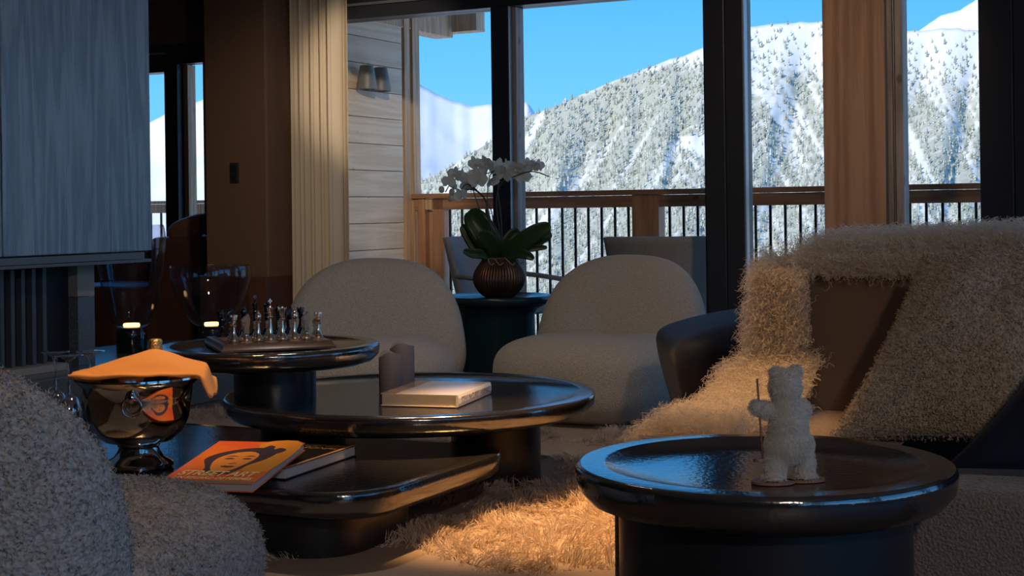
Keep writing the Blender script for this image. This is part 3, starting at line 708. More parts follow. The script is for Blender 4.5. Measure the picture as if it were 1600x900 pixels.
# ---------------------------------------------------------------- glass lamps on the hearth
def glass_lamp(label, px, Y, prof, base_r, base_h):
    p = at(px, 540, Y); t = thing('glass_lamp', label, 'lamp', (p.x, p.y, 0.25))
    lathe('lamp_base', [(0, 0), (base_r*0.97, 0), (base_r, 0.004), (base_r, base_h*0.72), (base_r*0.95, base_h*0.9), (base_r*0.8, base_h), (0, base_h)], M_LAMPBASE, t, 40)
    th = 0.004
    outer = [(r, z + base_h) for r, z in prof]; inner = [(max(r - th, 0.0), z + base_h + (th if i == 0 else 0)) for i, (r, z) in enumerate(prof)][::-1]
    rim = outer[-1]
    lathe('lamp_shade', [(0, base_h)] + outer + [(rim[0] - th/2, rim[1] + th*0.6)] + inner + [(0, base_h + th)], M_SMOKE, t, 64)
    lb = [c for c in t.children if c.name.startswith('lamp_base')][0]
    d = lathe('light_disc', [(0, base_h + 0.006), (base_r*0.52, base_h + 0.006), (base_r*0.55, base_h + 0.012), (base_r*0.5, base_h + 0.022), (0, base_h + 0.024)], M_LED, lb, 32)
    return t
def prof_lamp(pts, n=28):
    pts = np.array(pts); s = np.linspace(0, len(pts) - 1, n)
    out = []
    for x in s:     # Catmull-Rom
        i = min(int(x), len(pts) - 2); f = x - i
        a, b, c, d = pts[max(i - 1, 0)], pts[i], pts[i + 1], pts[min(i + 2, len(pts) - 1)]
        q = 0.5*((2*b) + (c - a)*f + (2*a - 5*b + 4*c - d)*f*f + (3*b - a - 3*c + d)*f**3)
        out.append((max(float(q[0]), 0.001), float(q[1])))
    return out
glass_lamp('tall smoked glass lamp with tapering shade, left on the stone hearth', 206, 8.1,
           prof_lamp([(0.06, 0.0), (0.095, 0.015), (0.125, 0.07), (0.155, 0.20), (0.18, 0.36), (0.19, 0.48), (0.186, 0.535), (0.178, 0.56)]), 0.083, 0.135)
glass_lamp('wide smoked glass lamp with bowl shade, behind the chess set on the hearth', 331, 8.3,
           prof_lamp([(0.06, 0.0), (0.095, 0.012), (0.15, 0.07), (0.197, 0.17), (0.224, 0.25), (0.230, 0.285), (0.228, 0.325), (0.224, 0.34)]), 0.075, 0.12)
pt = at(262, 546, 7.8)
tb = lathe('ash_dish', [(0, 0), (0.11, 0), (0.125, 0.012), (0.12, 0.014), (0.10, 0.006), (0, 0.005)], M_BLACK, None, 40, (pt.x, pt.y, 0.25))
tag(tb, 'small flat black dish on the stone hearth between the lamps', 'dish')

# ---------------------------------------------------------------- tables
def round_top(R, H, th=0.08, rim=0.05, dish=0.018, under=0.6):
    return [(0, H - dish), (R - rim*2.9, H - dish), (R - rim*2.0, H - dish*0.75), (R - rim*1.1, H - dish*0.12), (R - rim, H), (R - rim + 0.002, H), (R - 0.012, H), (R - 0.007, H - 0.0006), (R - 0.002, H - 0.005), (R, H - 0.014),
            (R - 0.004, H - th*0.55), (R - 0.025, H - th*0.85), (R - 0.06, H - th), (R*under, H - th - 0.001), (0, H - th - 0.001)]
zm = 0.352
mc = atz(641, 612, zm)
mt = thing('round_coffee_table', 'large round black lacquered coffee table carrying candles and white book', 'table', (mc.x, mc.y, 0))
Rm = 577/2*mc.y/F
lathe('tabletop', round_top(Rm, zm, 0.075), M_LACQ, mt, 128)
cm = at(775, 700, 5.42)
def column(name, x, y, r, z0, z1, m, parent): return lathe(name, [(0, z0), (r, z0), (r, z1), (0, z1)], m, parent, 64, (x, y, 0))
column('pedestal', cm.x - mc.x, cm.y - mc.y, 140/2*5.42/F, 0.0, zm - 0.074, M_LACQSIDE, mt)
column('pedestal', -0.80 - mc.x, 5.56 - mc.y, 0.16, 0.0, zm - 0.074, M_LACQSIDE, mt)
zch = 0.532
cc = atz(420, 537, zch)
Rc = 346/2*cc.y/F
ct = thing('chess_table', 'small round black table standing on the coffee table, holding the chessboard', 'table', (cc.x, cc.y, zm - 0.018))
lathe('tabletop', [(r, z - (zm - 0.018)) for r, z in round_top(Rc, zch, 0.072)], M_LACQ, ct, 112)
column('pedestal', at(430, 600, cc.y).x - cc.x, 0.0, 0.147, 0.0, zch - 0.072 - (zm - 0.018), M_LACQSIDE, ct)

# low rounded-square table
zlw = 0.22
lt = thing('low_table', 'low black lacquered table with rounded corners carrying bucket and books', 'table', room(-3.15, 3.87, 0), ROOM)
def rrect(hw, hd, r, n=10):
    out = []
    for cx, cy, a0 in ((hw - r, hd - r, 0), (-hw + r, hd - r, PI/2), (-hw + r, -hd + r, PI), (hw - r, -hd + r, 1.5*PI)):
        out += [(cx + r*math.cos(a0 + PI/2*i/n), cy + r*math.sin(a0 + PI/2*i/n)) for i in range(n + 1)]
    return out
def loft(name, rings, m, parent, smooth=True):
    n = len(rings[0]); V = [p for r in rings for p in r]; Fc = []
    for k in range(len(rings) - 1):
        for i in range(n): j = (i + 1) % n; Fc.append((k*n + i, k*n + j, (k + 1)*n + j, (k + 1)*n + i))
    Fc.append(tuple(range(n))[::-1]); Fc.append(tuple((len(rings) - 1)*n + i for i in range(n)))
    o = mk(name, V, Fc, m, parent, smooth); sharp(o.data); return o
def slab(hw, hd, r, levels): return [[(x, y, z) for x, y in rrect(hw - i, hd - i, max(r - i, 0.02))] for i, z in levels]
loft('tabletop', slab(0.96, 0.495, 0.22, [(0.10, zlw - 0.085), (0.03, zlw - 0.078), (0.006, zlw - 0.055), (0.0, zlw - 0.012), (0.004, zlw - 0.003), (0.012, zlw), (0.05, zlw - 0.001)]), M_LACQ, lt)
pb = Vector((-0.655, 4.52, 0)); lw_, ld_ = pb.dot(WV) + 3.15, pb.dot(DV) - 3.87
loft('pedestal', [[(x + lw_, y + ld_, z) for x, y in rrect(0.29, 0.27, 0.17)] for z in (0.0, zlw - 0.08)], M_LACQSIDE, lt)
loft('pedestal', [[(x - 0.6, y + ld_, z) for x, y in rrect(0.25, 0.25, 0.15)] for z in (0.0, zlw - 0.08)], M_LACQSIDE, lt)

# side table in front
zs_ = 0.50
s0 = Vector((0.488, 2.9, 0)); Rs = 587/2*2.9/F
st = thing('side_table', 'round black side table carrying the white bear, nearest the sofa', 'table', s0)
lathe('tabletop', round_top(Rs, zs_, 0.082, 0.055, 0.02), M_LACQ, st, 144)
column('pedestal', 0, 0, 0.285, 0, zs_ - 0.082, M_LACQSIDE, st)
# small table between the two cream chairs
YO = 7.72; KO = YO/7.2; zo = at(776, 461, YO).z
oc = Vector((at(776, 461, YO).x, YO, 0)); Ro = 176/2*YO/F
ot = thing('orchid_table', 'small round dark teal table between the cream chairs under the orchid', 'table', oc)
lathe('tabletop', round_top(Ro, zo, 0.055, 0.03, 0.01), M_TEAL, ot, 80)
lathe('pedestal', [(0, 0), (0.2, 0), (0.2, zo - 0.10), (0.213, zo - 0.075), (0.25, zo - 0.054), (0, zo - 0.054)], M_TEAL, ot, 64)

# ---------------------------------------------------------------- boucle chairs
def boucle_chair(label, loc, rz, m, grp, fine=1, fuzz=0, wback=0.42, bulge=0.10, fwd=0.0, up=0.0, sw_=1.0):
    t = thing('boucle_armchair', label, 'chair', loc, rz, grp)
    n1, n2 = (56, 110) if fine == 1 else (150, 300)
    v, f = superell(0.445*sw_, 0.40, 0.21, 0.62, 0.72, n1, n2)
    v[:, 2] += 0.215 - 0.02*np.exp(-((v[:, 0]/0.25)**2 + ((v[:, 1] - 0.2)/0.3)**2)); v[:, 1] += -0.10 - fwd; v[:, 2] = v[:, 2]*(1 + up)
    amp = 0.004 if fine == 1 else 0.006
    nv_ = norm(v - np.array([0, -0.1 - fwd, 0.215]))
    v = v + nv_*(fnoise(v, 4.0, 0.012)[:, None] + (fnoise(v, 70.0, amp)[:, None] if fine > 1 else 0))
    mkq('seat', v, f, m, t)
    b, fb = superell(wback, 0.155, 0.40, 0.80, 0.80, n1, n2)
    hz = (b[:, 2] + 0.40)/0.80
    b[:, 0] *= 1 + bulge*np.exp(-((hz - 0.35)/0.3)**2)
    b[:, 1] += 0.30 + 0.10*(hz - 0.5) - 0.10*(b[:, 0]/wback)**2*0.8
    b[:, 2] += 0.375
    nb = norm((b - np.array([0, 0.3, 0.40]))*np.array([0.4, 2.5, 0.5]))
    b = b + nb*(fnoise(b, 4.0, 0.010, 3)[:, None] + (fnoise(b, 70.0, amp, 2)[:, None] if fine > 1 else 0))
    mkq('backrest', b, fb, m, t)
    if fuzz:
        for nm, P, C, sc_ in (('seat_loops', v, np.array([0, -0.1 - fwd, 0.2]), np.array([1, 1, 1.6])), ('back_loops', b, np.array([0, 0.3, 0.4]), np.array([0.4, 2.5, 0.5]))):
            idx = RNG.integers(0, len(P), fuzz); R = P[idx] + RNG.normal(0, 0.003, (fuzz, 3)); dn = norm((R - C)*sc_)
            keep = R[:, 2] > 0.03; R, dn = R[keep], dn[keep]
            strands(nm, R - dn*0.002, dn + RNG.normal(0, 0.6, R.shape), 0.008, m, t, 3, 0.0011, 0.5, 0.8, 0.1, 0.3)
    return t
boucle_chair('cream boucle armchair by the curtain, left of the orchid table', (at(576, 600, 7.1).x, 7.02, 0), math.radians(-4), M_BOUCLE, None)
boucle_chair('cream boucle armchair right of the orchid table, facing the coffee table', (at(938, 600, 7.2).x, 7.05, 0), math.radians(-30), M_BOUCLE, None)
boucle_chair('grey boucle armchair seen from behind, nearest the camera beside the low table', (-1.0, 2.79, 0), math.radians(180 - 11), M_BOUCLEN, None, 2, 34000, 0.385, 0.0, 0.17, 0.02, 0.88)

# ---------------------------------------------------------------- sofa
sd0, sw0 = 3.12, -1.365
so_ = thing('sofa', 'deep taupe boucle sofa with brown back at the window side', 'sofa', room(sw0, sd0, 0), ROOM)
def soft_box(name, x0, x1, y0, y1, z0, z1, m, parent, e=0.16, nu=30, nv=80, ns=0.008):
    v, f = superell((x1 - x0)/2, (y1 - y0)/2, (z1 - z0)/2, e, e, nu, nv); c = np.array([(x0 + x1)/2, (y0 + y1)/2, (z0 + z1)/2])
    v = v*(1 + fnoise(v + c, 3.0, ns*2)[:, None]) + c
    return mkq(name, v, f, m, parent)
soft_box('seat', 0, 2.3, 0, 1.12, 0.005, 0.415, M_BOUCLES, so_, 0.10, 60, 160)
soft_box('backrest', 0.07, 2.3, 1.06, 1.36, 0.30, 0.83, M_TAUPE, so_, 0.16)
soft_box('back_frame', 0.10, 2.3, 1.30, 1.50, 0.02, 0.76, M_NAVY, so_, 0.15)

# curly sheepskin over the back and the end of the seat
fu = thing('sheepskin_throw', 'long curly white sheepskin throw draped over the sofa back and seat edge', 'throw', room(sw0, sd0, 0.4), ROOM)
def patch(w0, w1, d0, d1, zf, n, nrm, L, th=0):
    W = RNG.uniform(w0, w1, n); D_ = RNG.uniform(d0, d1, n); Z = zf(W, D_)
    R = np.stack([W - sw0, D_ - sd0, Z - 0.4], -1); N_ = np.tile(np.array(nrm, float), (n, 1))
    return R, N_, L*RNG.uniform(0.6, 1.25, n)
PR, PN, PL = [], [], []
def add(R, N_, L):
    PR.append(R); PN.append(N_); PL.append(L)
add(*patch(-1.20, -0.30, 4.17, 4.62, lambda W, D_: 0.835 + 0.025*np.clip((W + 1.2)/0.5, 0, 1) + 0*D_, 13000, (-0.05, -0.05, 1), 0.10))
# front fringe of the top
n = 5000; W = RNG.uniform(-1.2, -0.3, n); zz = RNG.uniform(0.80, 0.85, n)
add(np.stack([W - sw0, np.full(n, 4.165 - sd0), zz - 0.4], -1), np.tile([0, -1.0, 0.45], (n, 1)), 0.055*RNG.uniform(0.6, 1.2, n))
# left end, hanging down
n = 11000; D_ = RNG.uniform(4.12, 4.58, n); zz = RNG.uniform(0.43, 0.84, n)
Wl = -1.255 - 0.05*(0.84 - zz)/0.4
add(np.stack([Wl - sw0, D_ - sd0, zz - 0.4], -1), np.tile([-1.0, -0.15, 0.25], (n, 1)), 0.085*RNG.uniform(0.6, 1.25, n))
# front of the left end
n = 5500; W = RNG.uniform(-1.30, -1.15, n); zz = RNG.uniform(0.46, 0.82, n)
add(np.stack([W - sw0, np.full(n, 4.13 - sd0), zz - 0.4], -1), np.tile([-0.6, -1.0, 0.0], (n, 1)), 0.06*RNG.uniform(0.6, 1.2, n))
# spread over the seat edge
n = 9000; W = RNG.uniform(-1.40, -1.13, n); D_ = RNG.uniform(3.42, 4.14, n)
zz = 0.445 - 0.9*np.clip(-1.34 - W, 0, 1) + 0.10*np.exp(-((4.16 - D_)/0.16)**2)
add(np.stack([W - sw0, D_ - sd0, zz - 0.4], -1), np.stack([-0.9*np.clip((-1.15 - W)/0.2, 0, 1), np.full(n, -0.25), np.ones(n)], -1), 0.07*RNG.uniform(0.6, 1.2, n))
R, N_, L = np.concatenate(PR), np.concatenate(PN), np.concatenate(PL)
N_ = norm(N_) + RNG.normal(0, 0.38, N_.shape)
strands('fleece', R, N_, L, M_FUR, fu, 10, 0.001, 0.13, 2.4, 0.15, 0.5)
hv, hf = merge_vf(box_vf(0.13, 1.07, 1.04, 1.51, 0.425, 0.437), box_vf(0.09, 0.115, 1.0, 1.47, 0.03, 0.43), box_vf(-0.03, 0.22, 0.30, 1.02, 0.02, 0.035))
mk('hide', hv, hf, M_SKIN, fu)

# boucle cushion leaning on the sofa
def cushion(name, corners, thick, m, label, seed=0, n=70, sag=0.06, bump=0.004):
    c = [np.array(p) for p in corners]      # bl, br, tr, tl
    ctr = sum(c)/4
    nrm = norm(np.cross(c[1] - c[0], c[3] - c[0]))
    V = []
    g = np.linspace(-1, 1, n)
    A, B = np.meshgrid(g, g, indexing='ij')
    a, b = A.ravel(), B.ravel()
    # edges bow inwards a little between the corners
    a2 = a*(1 - sag*(1 - b**2)*np.abs(a)); b2 = b*(1 - sag*(1 - a**2)*np.abs(b))
    s, t = (a2 + 1)/2, (b2 + 1)/2
    base = (c[0][None]*((1 - s)*(1 - t))[:, None] + c[1][None]*(s*(1 - t))[:, None] + c[2][None]*(s*t)[:, None] + c[3][None]*((1 - s)*t)[:, None])
    prof = ((1 - np.abs(a)**2.2)*(1 - np.abs(b)**2.2))**0.55
    bumpn = fnoise(base, 6.0, 0.035, seed) + fnoise(base, 45.0, bump, seed)
    top = base + nrm*(thick/2*prof + bumpn*prof)[:, None]; bot = base - nrm*(thick/2*prof)[:, None]
    ctr_ = Vector(ctr)
    q = grid_quads(n, n)
    V = np.concatenate([top, bot]) - np.array(ctr_)
    o = mkq(name, V, np.concatenate([q, q[:, ::-1] + n*n]), m); o.location = ctr_
    return tag(o, label, 'cushion')
bl = at(1292, 688, 3.66); tl = at(1441, 400, 3.83)
br = bl + WV*0.56 + Vector((0, 0, -0.0)); trr = tl + WV*0.54 + Vector((0, 0, 0.08))
cush = cushion('boucle_cushion', [bl, br, trr, tl], 0.25, M_BOUCLEC, 'large oatmeal boucle cushion leaning on the sofa beside the sheepskin', 4, 110, 0.10, 0.006)
cv = np.empty(len(cush.data.vertices)*3, np.float32); cush.data.vertices.foreach_get('co', cv); cv = cv.reshape(-1, 3)
cn = np.empty(len(cv)*3, np.float32); cush.data.vertices.foreach_get('normal', cn); cn = cn.reshape(-1, 3)
ix = RNG.integers(0, len(cv), 26000)
strands('boucle_loops', cv[ix] + RNG.normal(0, 0.002, (len(ix), 3)), cn[ix] + RNG.normal(0, 0.5, (len(ix), 3)), 0.006, M_BOUCLEC, cush, 3, 0.0011, 0.5, 0.8, 0.1, 0.3)
# dark navy cushion added to stand in for deep shade at the right
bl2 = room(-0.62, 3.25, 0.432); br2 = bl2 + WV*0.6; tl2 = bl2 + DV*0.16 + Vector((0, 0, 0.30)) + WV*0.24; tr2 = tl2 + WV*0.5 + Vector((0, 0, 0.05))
cushion('shade_cushion', [bl2, br2, tr2, tl2], 0.14, M_NAVY, 'dark navy cushion added as shade in front of the oatmeal boucle cushion', 8)

# navy armchair behind the sofa
na = thing('velvet_armchair', 'navy velvet armchair with flared side behind the sheepskin', 'chair', (0.98, 5.3, 0))
rings = []
for z, xl, grow in ((0.05, -0.33, 0.0), (0.2, -0.37, 0.01), (0.38, -0.42, 0.03), (0.50, -0.445, 0.04), (0.545, -0.435, 0.03), (0.575, -0.36, 0.0), (0.61, -0.22, -0.03), (0.632, -0.06, -0.08), (0.64, 0.06, -0.13)):
    hw = (0.45 - xl)/2; cx = (0.45 + xl)/2
    rings.append([(x + cx, y, z) for x, y in rrect(hw, 0.36 + grow, 0.10, 6)])
ob_ = loft('body', rings, M_NAVY, na); ss_ = ob_.modifiers.new('soft', 'SUBSURF'); ss_.levels = ss_.render_levels = 2
for e_ in ob_.data.edges: e_.use_edge_sharp = False
soft('seat_cushion', 0.05, -0.28, 0.36, 0.30, 0.20, 0.07, M_NAVY, na)

# ---------------------------------------------------------------- rug
rg = thing('rug', 'beige wool rug with shaggy islands of long pile under the tables', 'rug', (-0.2, 5.3, 0))
box('woven_ground', -1.62, 1.1, -1.75, 2.2, 0.001, 0.012, M_RUGFLAT, rg)
def rug_mask(X, Y):
    """pile height factor, 0 on the flat woven paths"""
    m = np.array([noise.noise(Vector((x*2.1, y*1.7, 5.0))) + 0.45*noise.noise(Vector((x*5, y*4.2, 1.0))) for x, y in zip(X, Y)])
    d = np.hypot((X + 0.42)/0.24, (Y - 4.12)/0.16); m = m - 1.6*np.exp(-d**2)
    d = np.hypot((X - 0.12)/0.55, (Y - 6.02)/0.08); m = m - 1.2*np.exp(-d**2)
    m = m + 0.9*np.exp(-(((X - 0.12)/0.22)**2 + ((Y - 4.45)/0.5)**2)) + 0.5*np.exp(-(((X - 0.05)/0.6)**2 + ((Y - 5.1)/0.35)**2)) + 0.5*np.exp(-(((X - 0.4)/0.6)**2 + ((Y - 6.35)/0.2)**2))
    return np.clip((m + 0.18)*4, 0, 1)
nc = 11000
nc = 13000
X = RNG.uniform(-1.8, 0.88, nc); Y = RNG.uniform(3.57, 7.45, nc)
keep = ((X > -0.65) & (X < 0.9)) | (RNG.random(nc) < 0.35)
X, Y = X[keep], Y[keep]
mk_ = rug_mask(X, Y); k2 = mk_ > 0.05; X, Y, mk_ = X[k2], Y[k2], mk_[k2]
per = 9; n = len(X)
lean = np.stack([np.array([noise.noise(Vector((x*4, y*4, 11))) for x, y in zip(X, Y)]), np.array([noise.noise(Vector((x*4, y*4, 23))) for x, y in zip(X, Y)]) - 0.25], -1)*1.6
Rr = np.repeat(np.stack([X + 0.2, Y - 5.3, np.full(n, 0.011)], -1), per, 0) + np.concatenate([RNG.normal(0, 0.009, (n*per, 2)), np.zeros((n*per, 1))], 1)
Dn = np.repeat(np.concatenate([lean + RNG.normal(0, 0.3, (n, 2)), np.full((n, 1), 0.95)], 1), per, 0) + RNG.normal(0, 0.16, (n*per, 3))
strands('long_pile', Rr, Dn, np.repeat(mk_*RNG.uniform(0.05, 0.08, n), per), M_RUGPILE, rg, 4, 0.0018, 0.03, 0.7, 0.35, 0.75)

# ---------------------------------------------------------------- champagne bucket with bottle and napkin
bk = atz(211, 731, zlw); bk = Vector((bk.x + 0.01, 4.56, zlw))
ib = thing('champagne_bucket', 'large polished silver footed champagne bucket on the low table', 'bucket', bk); ib.scale = (0.94, 0.94, 1)
lathe('bowl', [(0, 0.075), (0.06, 0.075), (0.11, 0.085), (0.148, 0.115), (0.166, 0.16), (0.174, 0.22), (0.180, 0.255), (0.200, 0.272), (0.206, 0.278), (0.205, 0.284), (0.196, 0.282), (0.172, 0.262), (0.166, 0.22), (0.156, 0.16), (0.13, 0.115), (0.0, 0.10)], M_SILVER, ib, 96)
lathe('foot', [(0, 0), (0.105, 0), (0.112, 0.006), (0.112, 0.016), (0.104, 0.022), (0.082, 0.034), (0.068, 0.052), (0.064, 0.064), (0.070, 0.070), (0.066, 0.078), (0, 0.078)], M_SILVER, ib, 80)
for ang in (-1.43, 1.7):
    cx, cy = math.cos(ang), math.sin(ang)
    h = soft('handle_boss', 0.178*cx, 0.178*cy, 0.235, 0.016, 0.016, 0.018, M_SILVER, ib, 1, 1, 12, 20)
    pts = [Vector((0.188*cx, 0.188*cy, 0.208)) + Vector((-cy, cx, 0))*(0.030*math.cos(a)) + Vector((0, 0, 0.030*math.sin(a))) for a in np.linspace(0, 2*PI, 32, endpoint=False)]
    rh = tube('ring_handle', pts, 0.0035, M_SILVER, h, 8, True); rh.location = -h.location
bo = thing('champagne_bottle', 'champagne bottle neck in crinkled gold foil behind the orange napkin', 'bottle', bk + Vector((0.035, 0.085, 0.105)))
lathe('body', [(0, 0), (0.044, 0), (0.046, 0.01), (0.046, 0.12), (0.03, 0.19), (0.017, 0.215), (0, 0.215)], mat('dark_green_bottle', (0.01, 0.03, 0.012), 0.1), bo, 32)
v, f = lathe_vf([(0, 0.20), (0.018, 0.20), (0.019, 0.24), (0.022, 0.255), (0.020, 0.262), (0.021, 0.28), (0.016, 0.285), (0, 0.286)], 32)
v = [tuple(Vector(q) + Vector((q[0], q[1], 0))*noise.noise(Vector(q)*90)*0.12) for q in v]
mk('gold_foil', v, f, M_GOLD, bo, True)
def napkin():
    n = 80; g = np.linspace(-1, 1, n)
    A, B = np.meshgrid(g, g, indexing='ij')
    x = np.where(A.ravel() < 0, 0.200, 0.262)*A.ravel(); y = -0.06 + 0.265*(B.ravel() + 1)/2
    z0 = 0.284
    z = z0 + 0.066*np.maximum(0, 1.03 - np.sqrt(((x - 0.04)/np.where(x < 0.04, 0.215, 0.20))**2 + ((y - 0.05)/np.where(y < 0.05, 0.105, 0.15))**2 + 0.006)) - 0.012*np.exp(-((y + 0.035)/0.02)**2)
    r = np.hypot(x, y)
    over = np.clip(r - 0.205, 0, 1)
    ang = np.arctan2(y, x)
    z = z - over*0.45*(1 + 0.3*np.sin(ang*7)); 
    sh = np.minimum(1, (0.205 + over*0.45)/np.maximum(r, 1e-6)); x, y = x*np.where(over > 0, sh, 1), y*np.where(over > 0, sh, 1)
    # the right corner hangs down in a point
    hang = np.clip((A.ravel() - 0.80)/0.2, 0, 1)*np.clip((1 - (B.ravel() + 1)/2)*1.4, 0, 1)
    z = z - 0.045*hang; z = z + fnoise(np.stack([x, y, z], -1), 14, 0.005)
    inside = (r < 0.20)
    V = np.stack([x, y, z], -1)
    o = mkq('napkin', V, grid_quads(n, n), M_NAPKIN); o.location = bk + Vector((0, 0, 0.006))
    s = o.modifiers.new('thick', 'SOLIDIFY'); s.thickness = 0.008; s.offset = 1
    tag(o, 'orange cloth napkin draped over the silver champagne bucket', 'napkin')
napkin()

# upturned stemmed glasses
gprof = [(0, 0.286), (0.052, 0.283), (0.053, 0.281), (0.03, 0.276), (0.010, 0.262), (0.0065, 0.25), (0.0045, 0.20), (0.0050, 0.16), (0.0085, 0.142), (0.03, 0.128), (0.044, 0.09), (0.042, 0.04), (0.036, 0.0), (0.034, 0.0), (0.040, 0.04), (0.042, 0.09), (0.028, 0.124), (0, 0.136)]
for i, (px, py, Y, lab) in enumerate(((86, 547, 5.42, 'upturned stemmed glass on the low table, leftmost of the three'), (107, 551, 5.28, 'upturned stemmed glass on the low table, middle of the three'), (141, 547, 5.42, 'upturned stemmed glass on the low table, nearest the champagne bucket'))):
    p = at(px, py, Y)
    g = lathe('stemmed_glass', gprof, M_STEMGLASS, None, 40, (p.x, Y, zlw)) if i == 0 else g.copy()
    if i: COL.objects.link(g); g.location = (p.x, Y, zlw)
    tag(g, lab, 'glass', 'upturned glasses')

# ---------------------------------------------------------------- books
def book(name, label, p_bl, xdir, W, Hh, T, tilt, cover, pages, spine_mat=None, spine='left'):
    """local: x across the cover, y up the cover, z through the pages; origin at the bottom left corner of the back cover"""
    t = bpy.data.objects.new(name, None); COL.objects.link(t); t.empty_display_size = 0.1
    tag(t, label, 'book', 'coffee table books')
    x = Vector(xdir).normalized(); z = Vector(tilt).normalized(); y = z.cross(x).normalized(); x = y.cross(z)
    t.matrix_world = Matrix.Translation(p_bl) @ Matrix((x, y, z)).transposed().to_4x4()
    c = 0.003
    box('back_cover', 0, W, 0, Hh, 0, c, cover, t, 0.0008); global FRONT; FRONT = box('front_cover', 0, W, 0, Hh, T - c, T, cover, t, 0.0008)
    m_ = 0.004
    if spine == 'left':
        box('page_block', 0.002, W - m_, m_, Hh - m_, c, T - c, pages, t); box('spine', -0.003, 0.002, 0, Hh, 0, T, spine_mat or cover, t, 0.001)
    elif spine == 'right':
        box('page_block', m_, W - 0.004, m_, Hh - m_, c, T - c, pages, t)
        v, f = tube_vf([(0, 0, 0), (0, 1, 0)], 1, 4)
        prof = [(W - 0.004, 0.0), (W + 0.003, 0.001), (W + 0.006, T*0.3), (W + 0.006, T*0.7), (W + 0.003, T - 0.001), (W - 0.004, T)]
        V = [(a, yy, b) for yy in (0, Hh) for a, b in prof]; k = len(prof)
        mk('spine', V, [(i, i + 1, k + i + 1, k + i) for i in range(k - 1)] + [(k - 1, 0, k, 2*k - 1), tuple(range(k))[::-1], tuple(range(k, 2*k))], spine_mat or cover, t)
    return t
def poly(name, pts, z, m, parent, rnd=True):
    """flat printed shape, Catmull-Rom rounded"""
    P = [Vector((x, y, 0)) for x, y in pts]
    if rnd:
        out = []
        n = len(P)
        for i in range(n):
            a, b, c, d = P[i - 1], P[i], P[(i + 1) % n], P[(i + 2) % n]
            for f in (0, .25, .5, .75): out.append(0.5*((2*b) + (c - a)*f + (2*a - 5*b + 4*c - d)*f*f + (3*b - a - 3*c + d)*f**3))
        P = out
    bm = bmesh.new(); vs_ = [bm.verts.new((p.x, p.y, z)) for p in P]; bm.faces.new(vs_)
    bmesh.ops.triangulate(bm, faces=bm.faces[:]); bmesh.ops.recalc_face_normals(bm, faces=bm.faces[:])
    for f in bm.faces:
        if f.normal.z < 0: f.normal_flip()
    me = bpy.data.meshes.new(name); bm.to_mesh(me); bm.free(); return link(name, me, parent, m)

# white photo book on the coffee table: spine to the right
q1, q2, q3 = atz(595, 634, zm - 0.016), atz(713, 637, zm - 0.016), atz(793, 614, zm - 0.016)
Wb, Hb = (q2 - q1).length, (q3 - q2).length
b3 = book('photo_book', 'thick white glossy book with lettered spine on the round coffee table', q1, q2 - q1, 0.275, 0.385, 0.043, (0, 0, 1), M_COVERW, M_PAPER, M_COVERW, 'right')
box('cover_photo', 0.0, 0.055, 0.0, 0.385, 0.0431, 0.0434, M_PHOTO, FRONT)
tx = text_mesh('STEVE McCURRY ANIMALS', 0.03, M_GREYPRINT, 0, 'lettering', b3, 0, 0.33)
tx.matrix_local = Matrix.Translation((0.2815, 0.03, 0.012)) @ Matrix(((0, 0, 1), (1, 0, 0), (0, 1, 0))).to_4x4()

# black and gold book under the orange one
r1, r2 = atz(446, 750, zlw), atz(557, 712, zlw)
ex = (r2 - r1).normalized()              # its long pages edge faces the camera right
yd2 = Vector((-ex.y, ex.x, 0))
b2 = book('black_book', 'black book with gold lettering lying under the orange book', r1 + yd2*0.24, -yd2, 0.24, (r2 - r1).length, 0.034, (0, 0, 1), M_COVERB, M_PAPERW, M_COVERB, 'left')
Lb2 = (r2 - r1).length
box('gold_cover_band', 0.228, 0.2405, 0.0, Lb2, 0.0341, 0.0345, mat('orange_edge', (0.8, 0.42, 0.16), 0.4), FRONT)
for k_, (yy, s) in enumerate(((Lb2 - 0.055, 'LEGENDS'), (Lb2 - 0.10, 'PERSONAL'))):
    tx = text_mesh(s, 0.045, M_GOLDPRINT, 0.2, 'lettering', FRONT, 0, 0.19); tx.location = (0.03, yy, 0.0342)
# orange-red book on top
T1 = 0.025
A_br = atz(388, 756, 0.256); A_tl = atz(350, 689, 0.305); A_tr = atz(482, 692, 0.305); A_bl = A_br + A_tl - A_tr
xd = ((A_br - A_bl) + (A_tr - A_tl)).normalized(); yd = ((A_tl - A_bl) + (A_tr - A_br)).normalized()
nz = xd.cross(yd).normalized(); ctr = (A_bl + A_br + A_tl + A_tr)/4
W1 = ((A_br - A_bl).length + (A_tr - A_tl).length)/2; H1 = ((A_tl - A_bl).length + (A_tr - A_br).length)/2
yo = nz.cross(xd).normalized()
org = ctr - xd*W1/2 - yo*H1/2 - nz*T1
b1 = book('orange_book', 'orange red art book with a drawn face, propped on the black book', org, xd, W1, H1, T1, nz, M_COVERO, M_PAPERW, M_COVERO, 'left')
zt1 = T1 + 0.0003
S = W1/0.27; HS = H1
def P_(pts): return [(x*W1, y*HS) for x, y in pts]
poly('print_orange_field', P_([(0.62, 0.35), (0.985, 0.30), (0.985, 0.99), (0.55, 0.99), (0.6, 0.7)]), zt1, mat('orange_field', (0.88, 0.34, 0.03), 0.4), FRONT)
poly('print_hair', P_([(0.30, 0.24), (0.40, 0.20), (0.58, 0.205), (0.66, 0.30), (0.70, 0.42), (0.80, 0.56), (0.84, 0.70), (0.80, 0.80), (0.62, 0.84), (0.40, 0.80), (0.20, 0.68), (0.13, 0.54), (0.2, 0.42), (0.26, 0.34)]), zt1 + 0.0003, M_INK, FRONT)
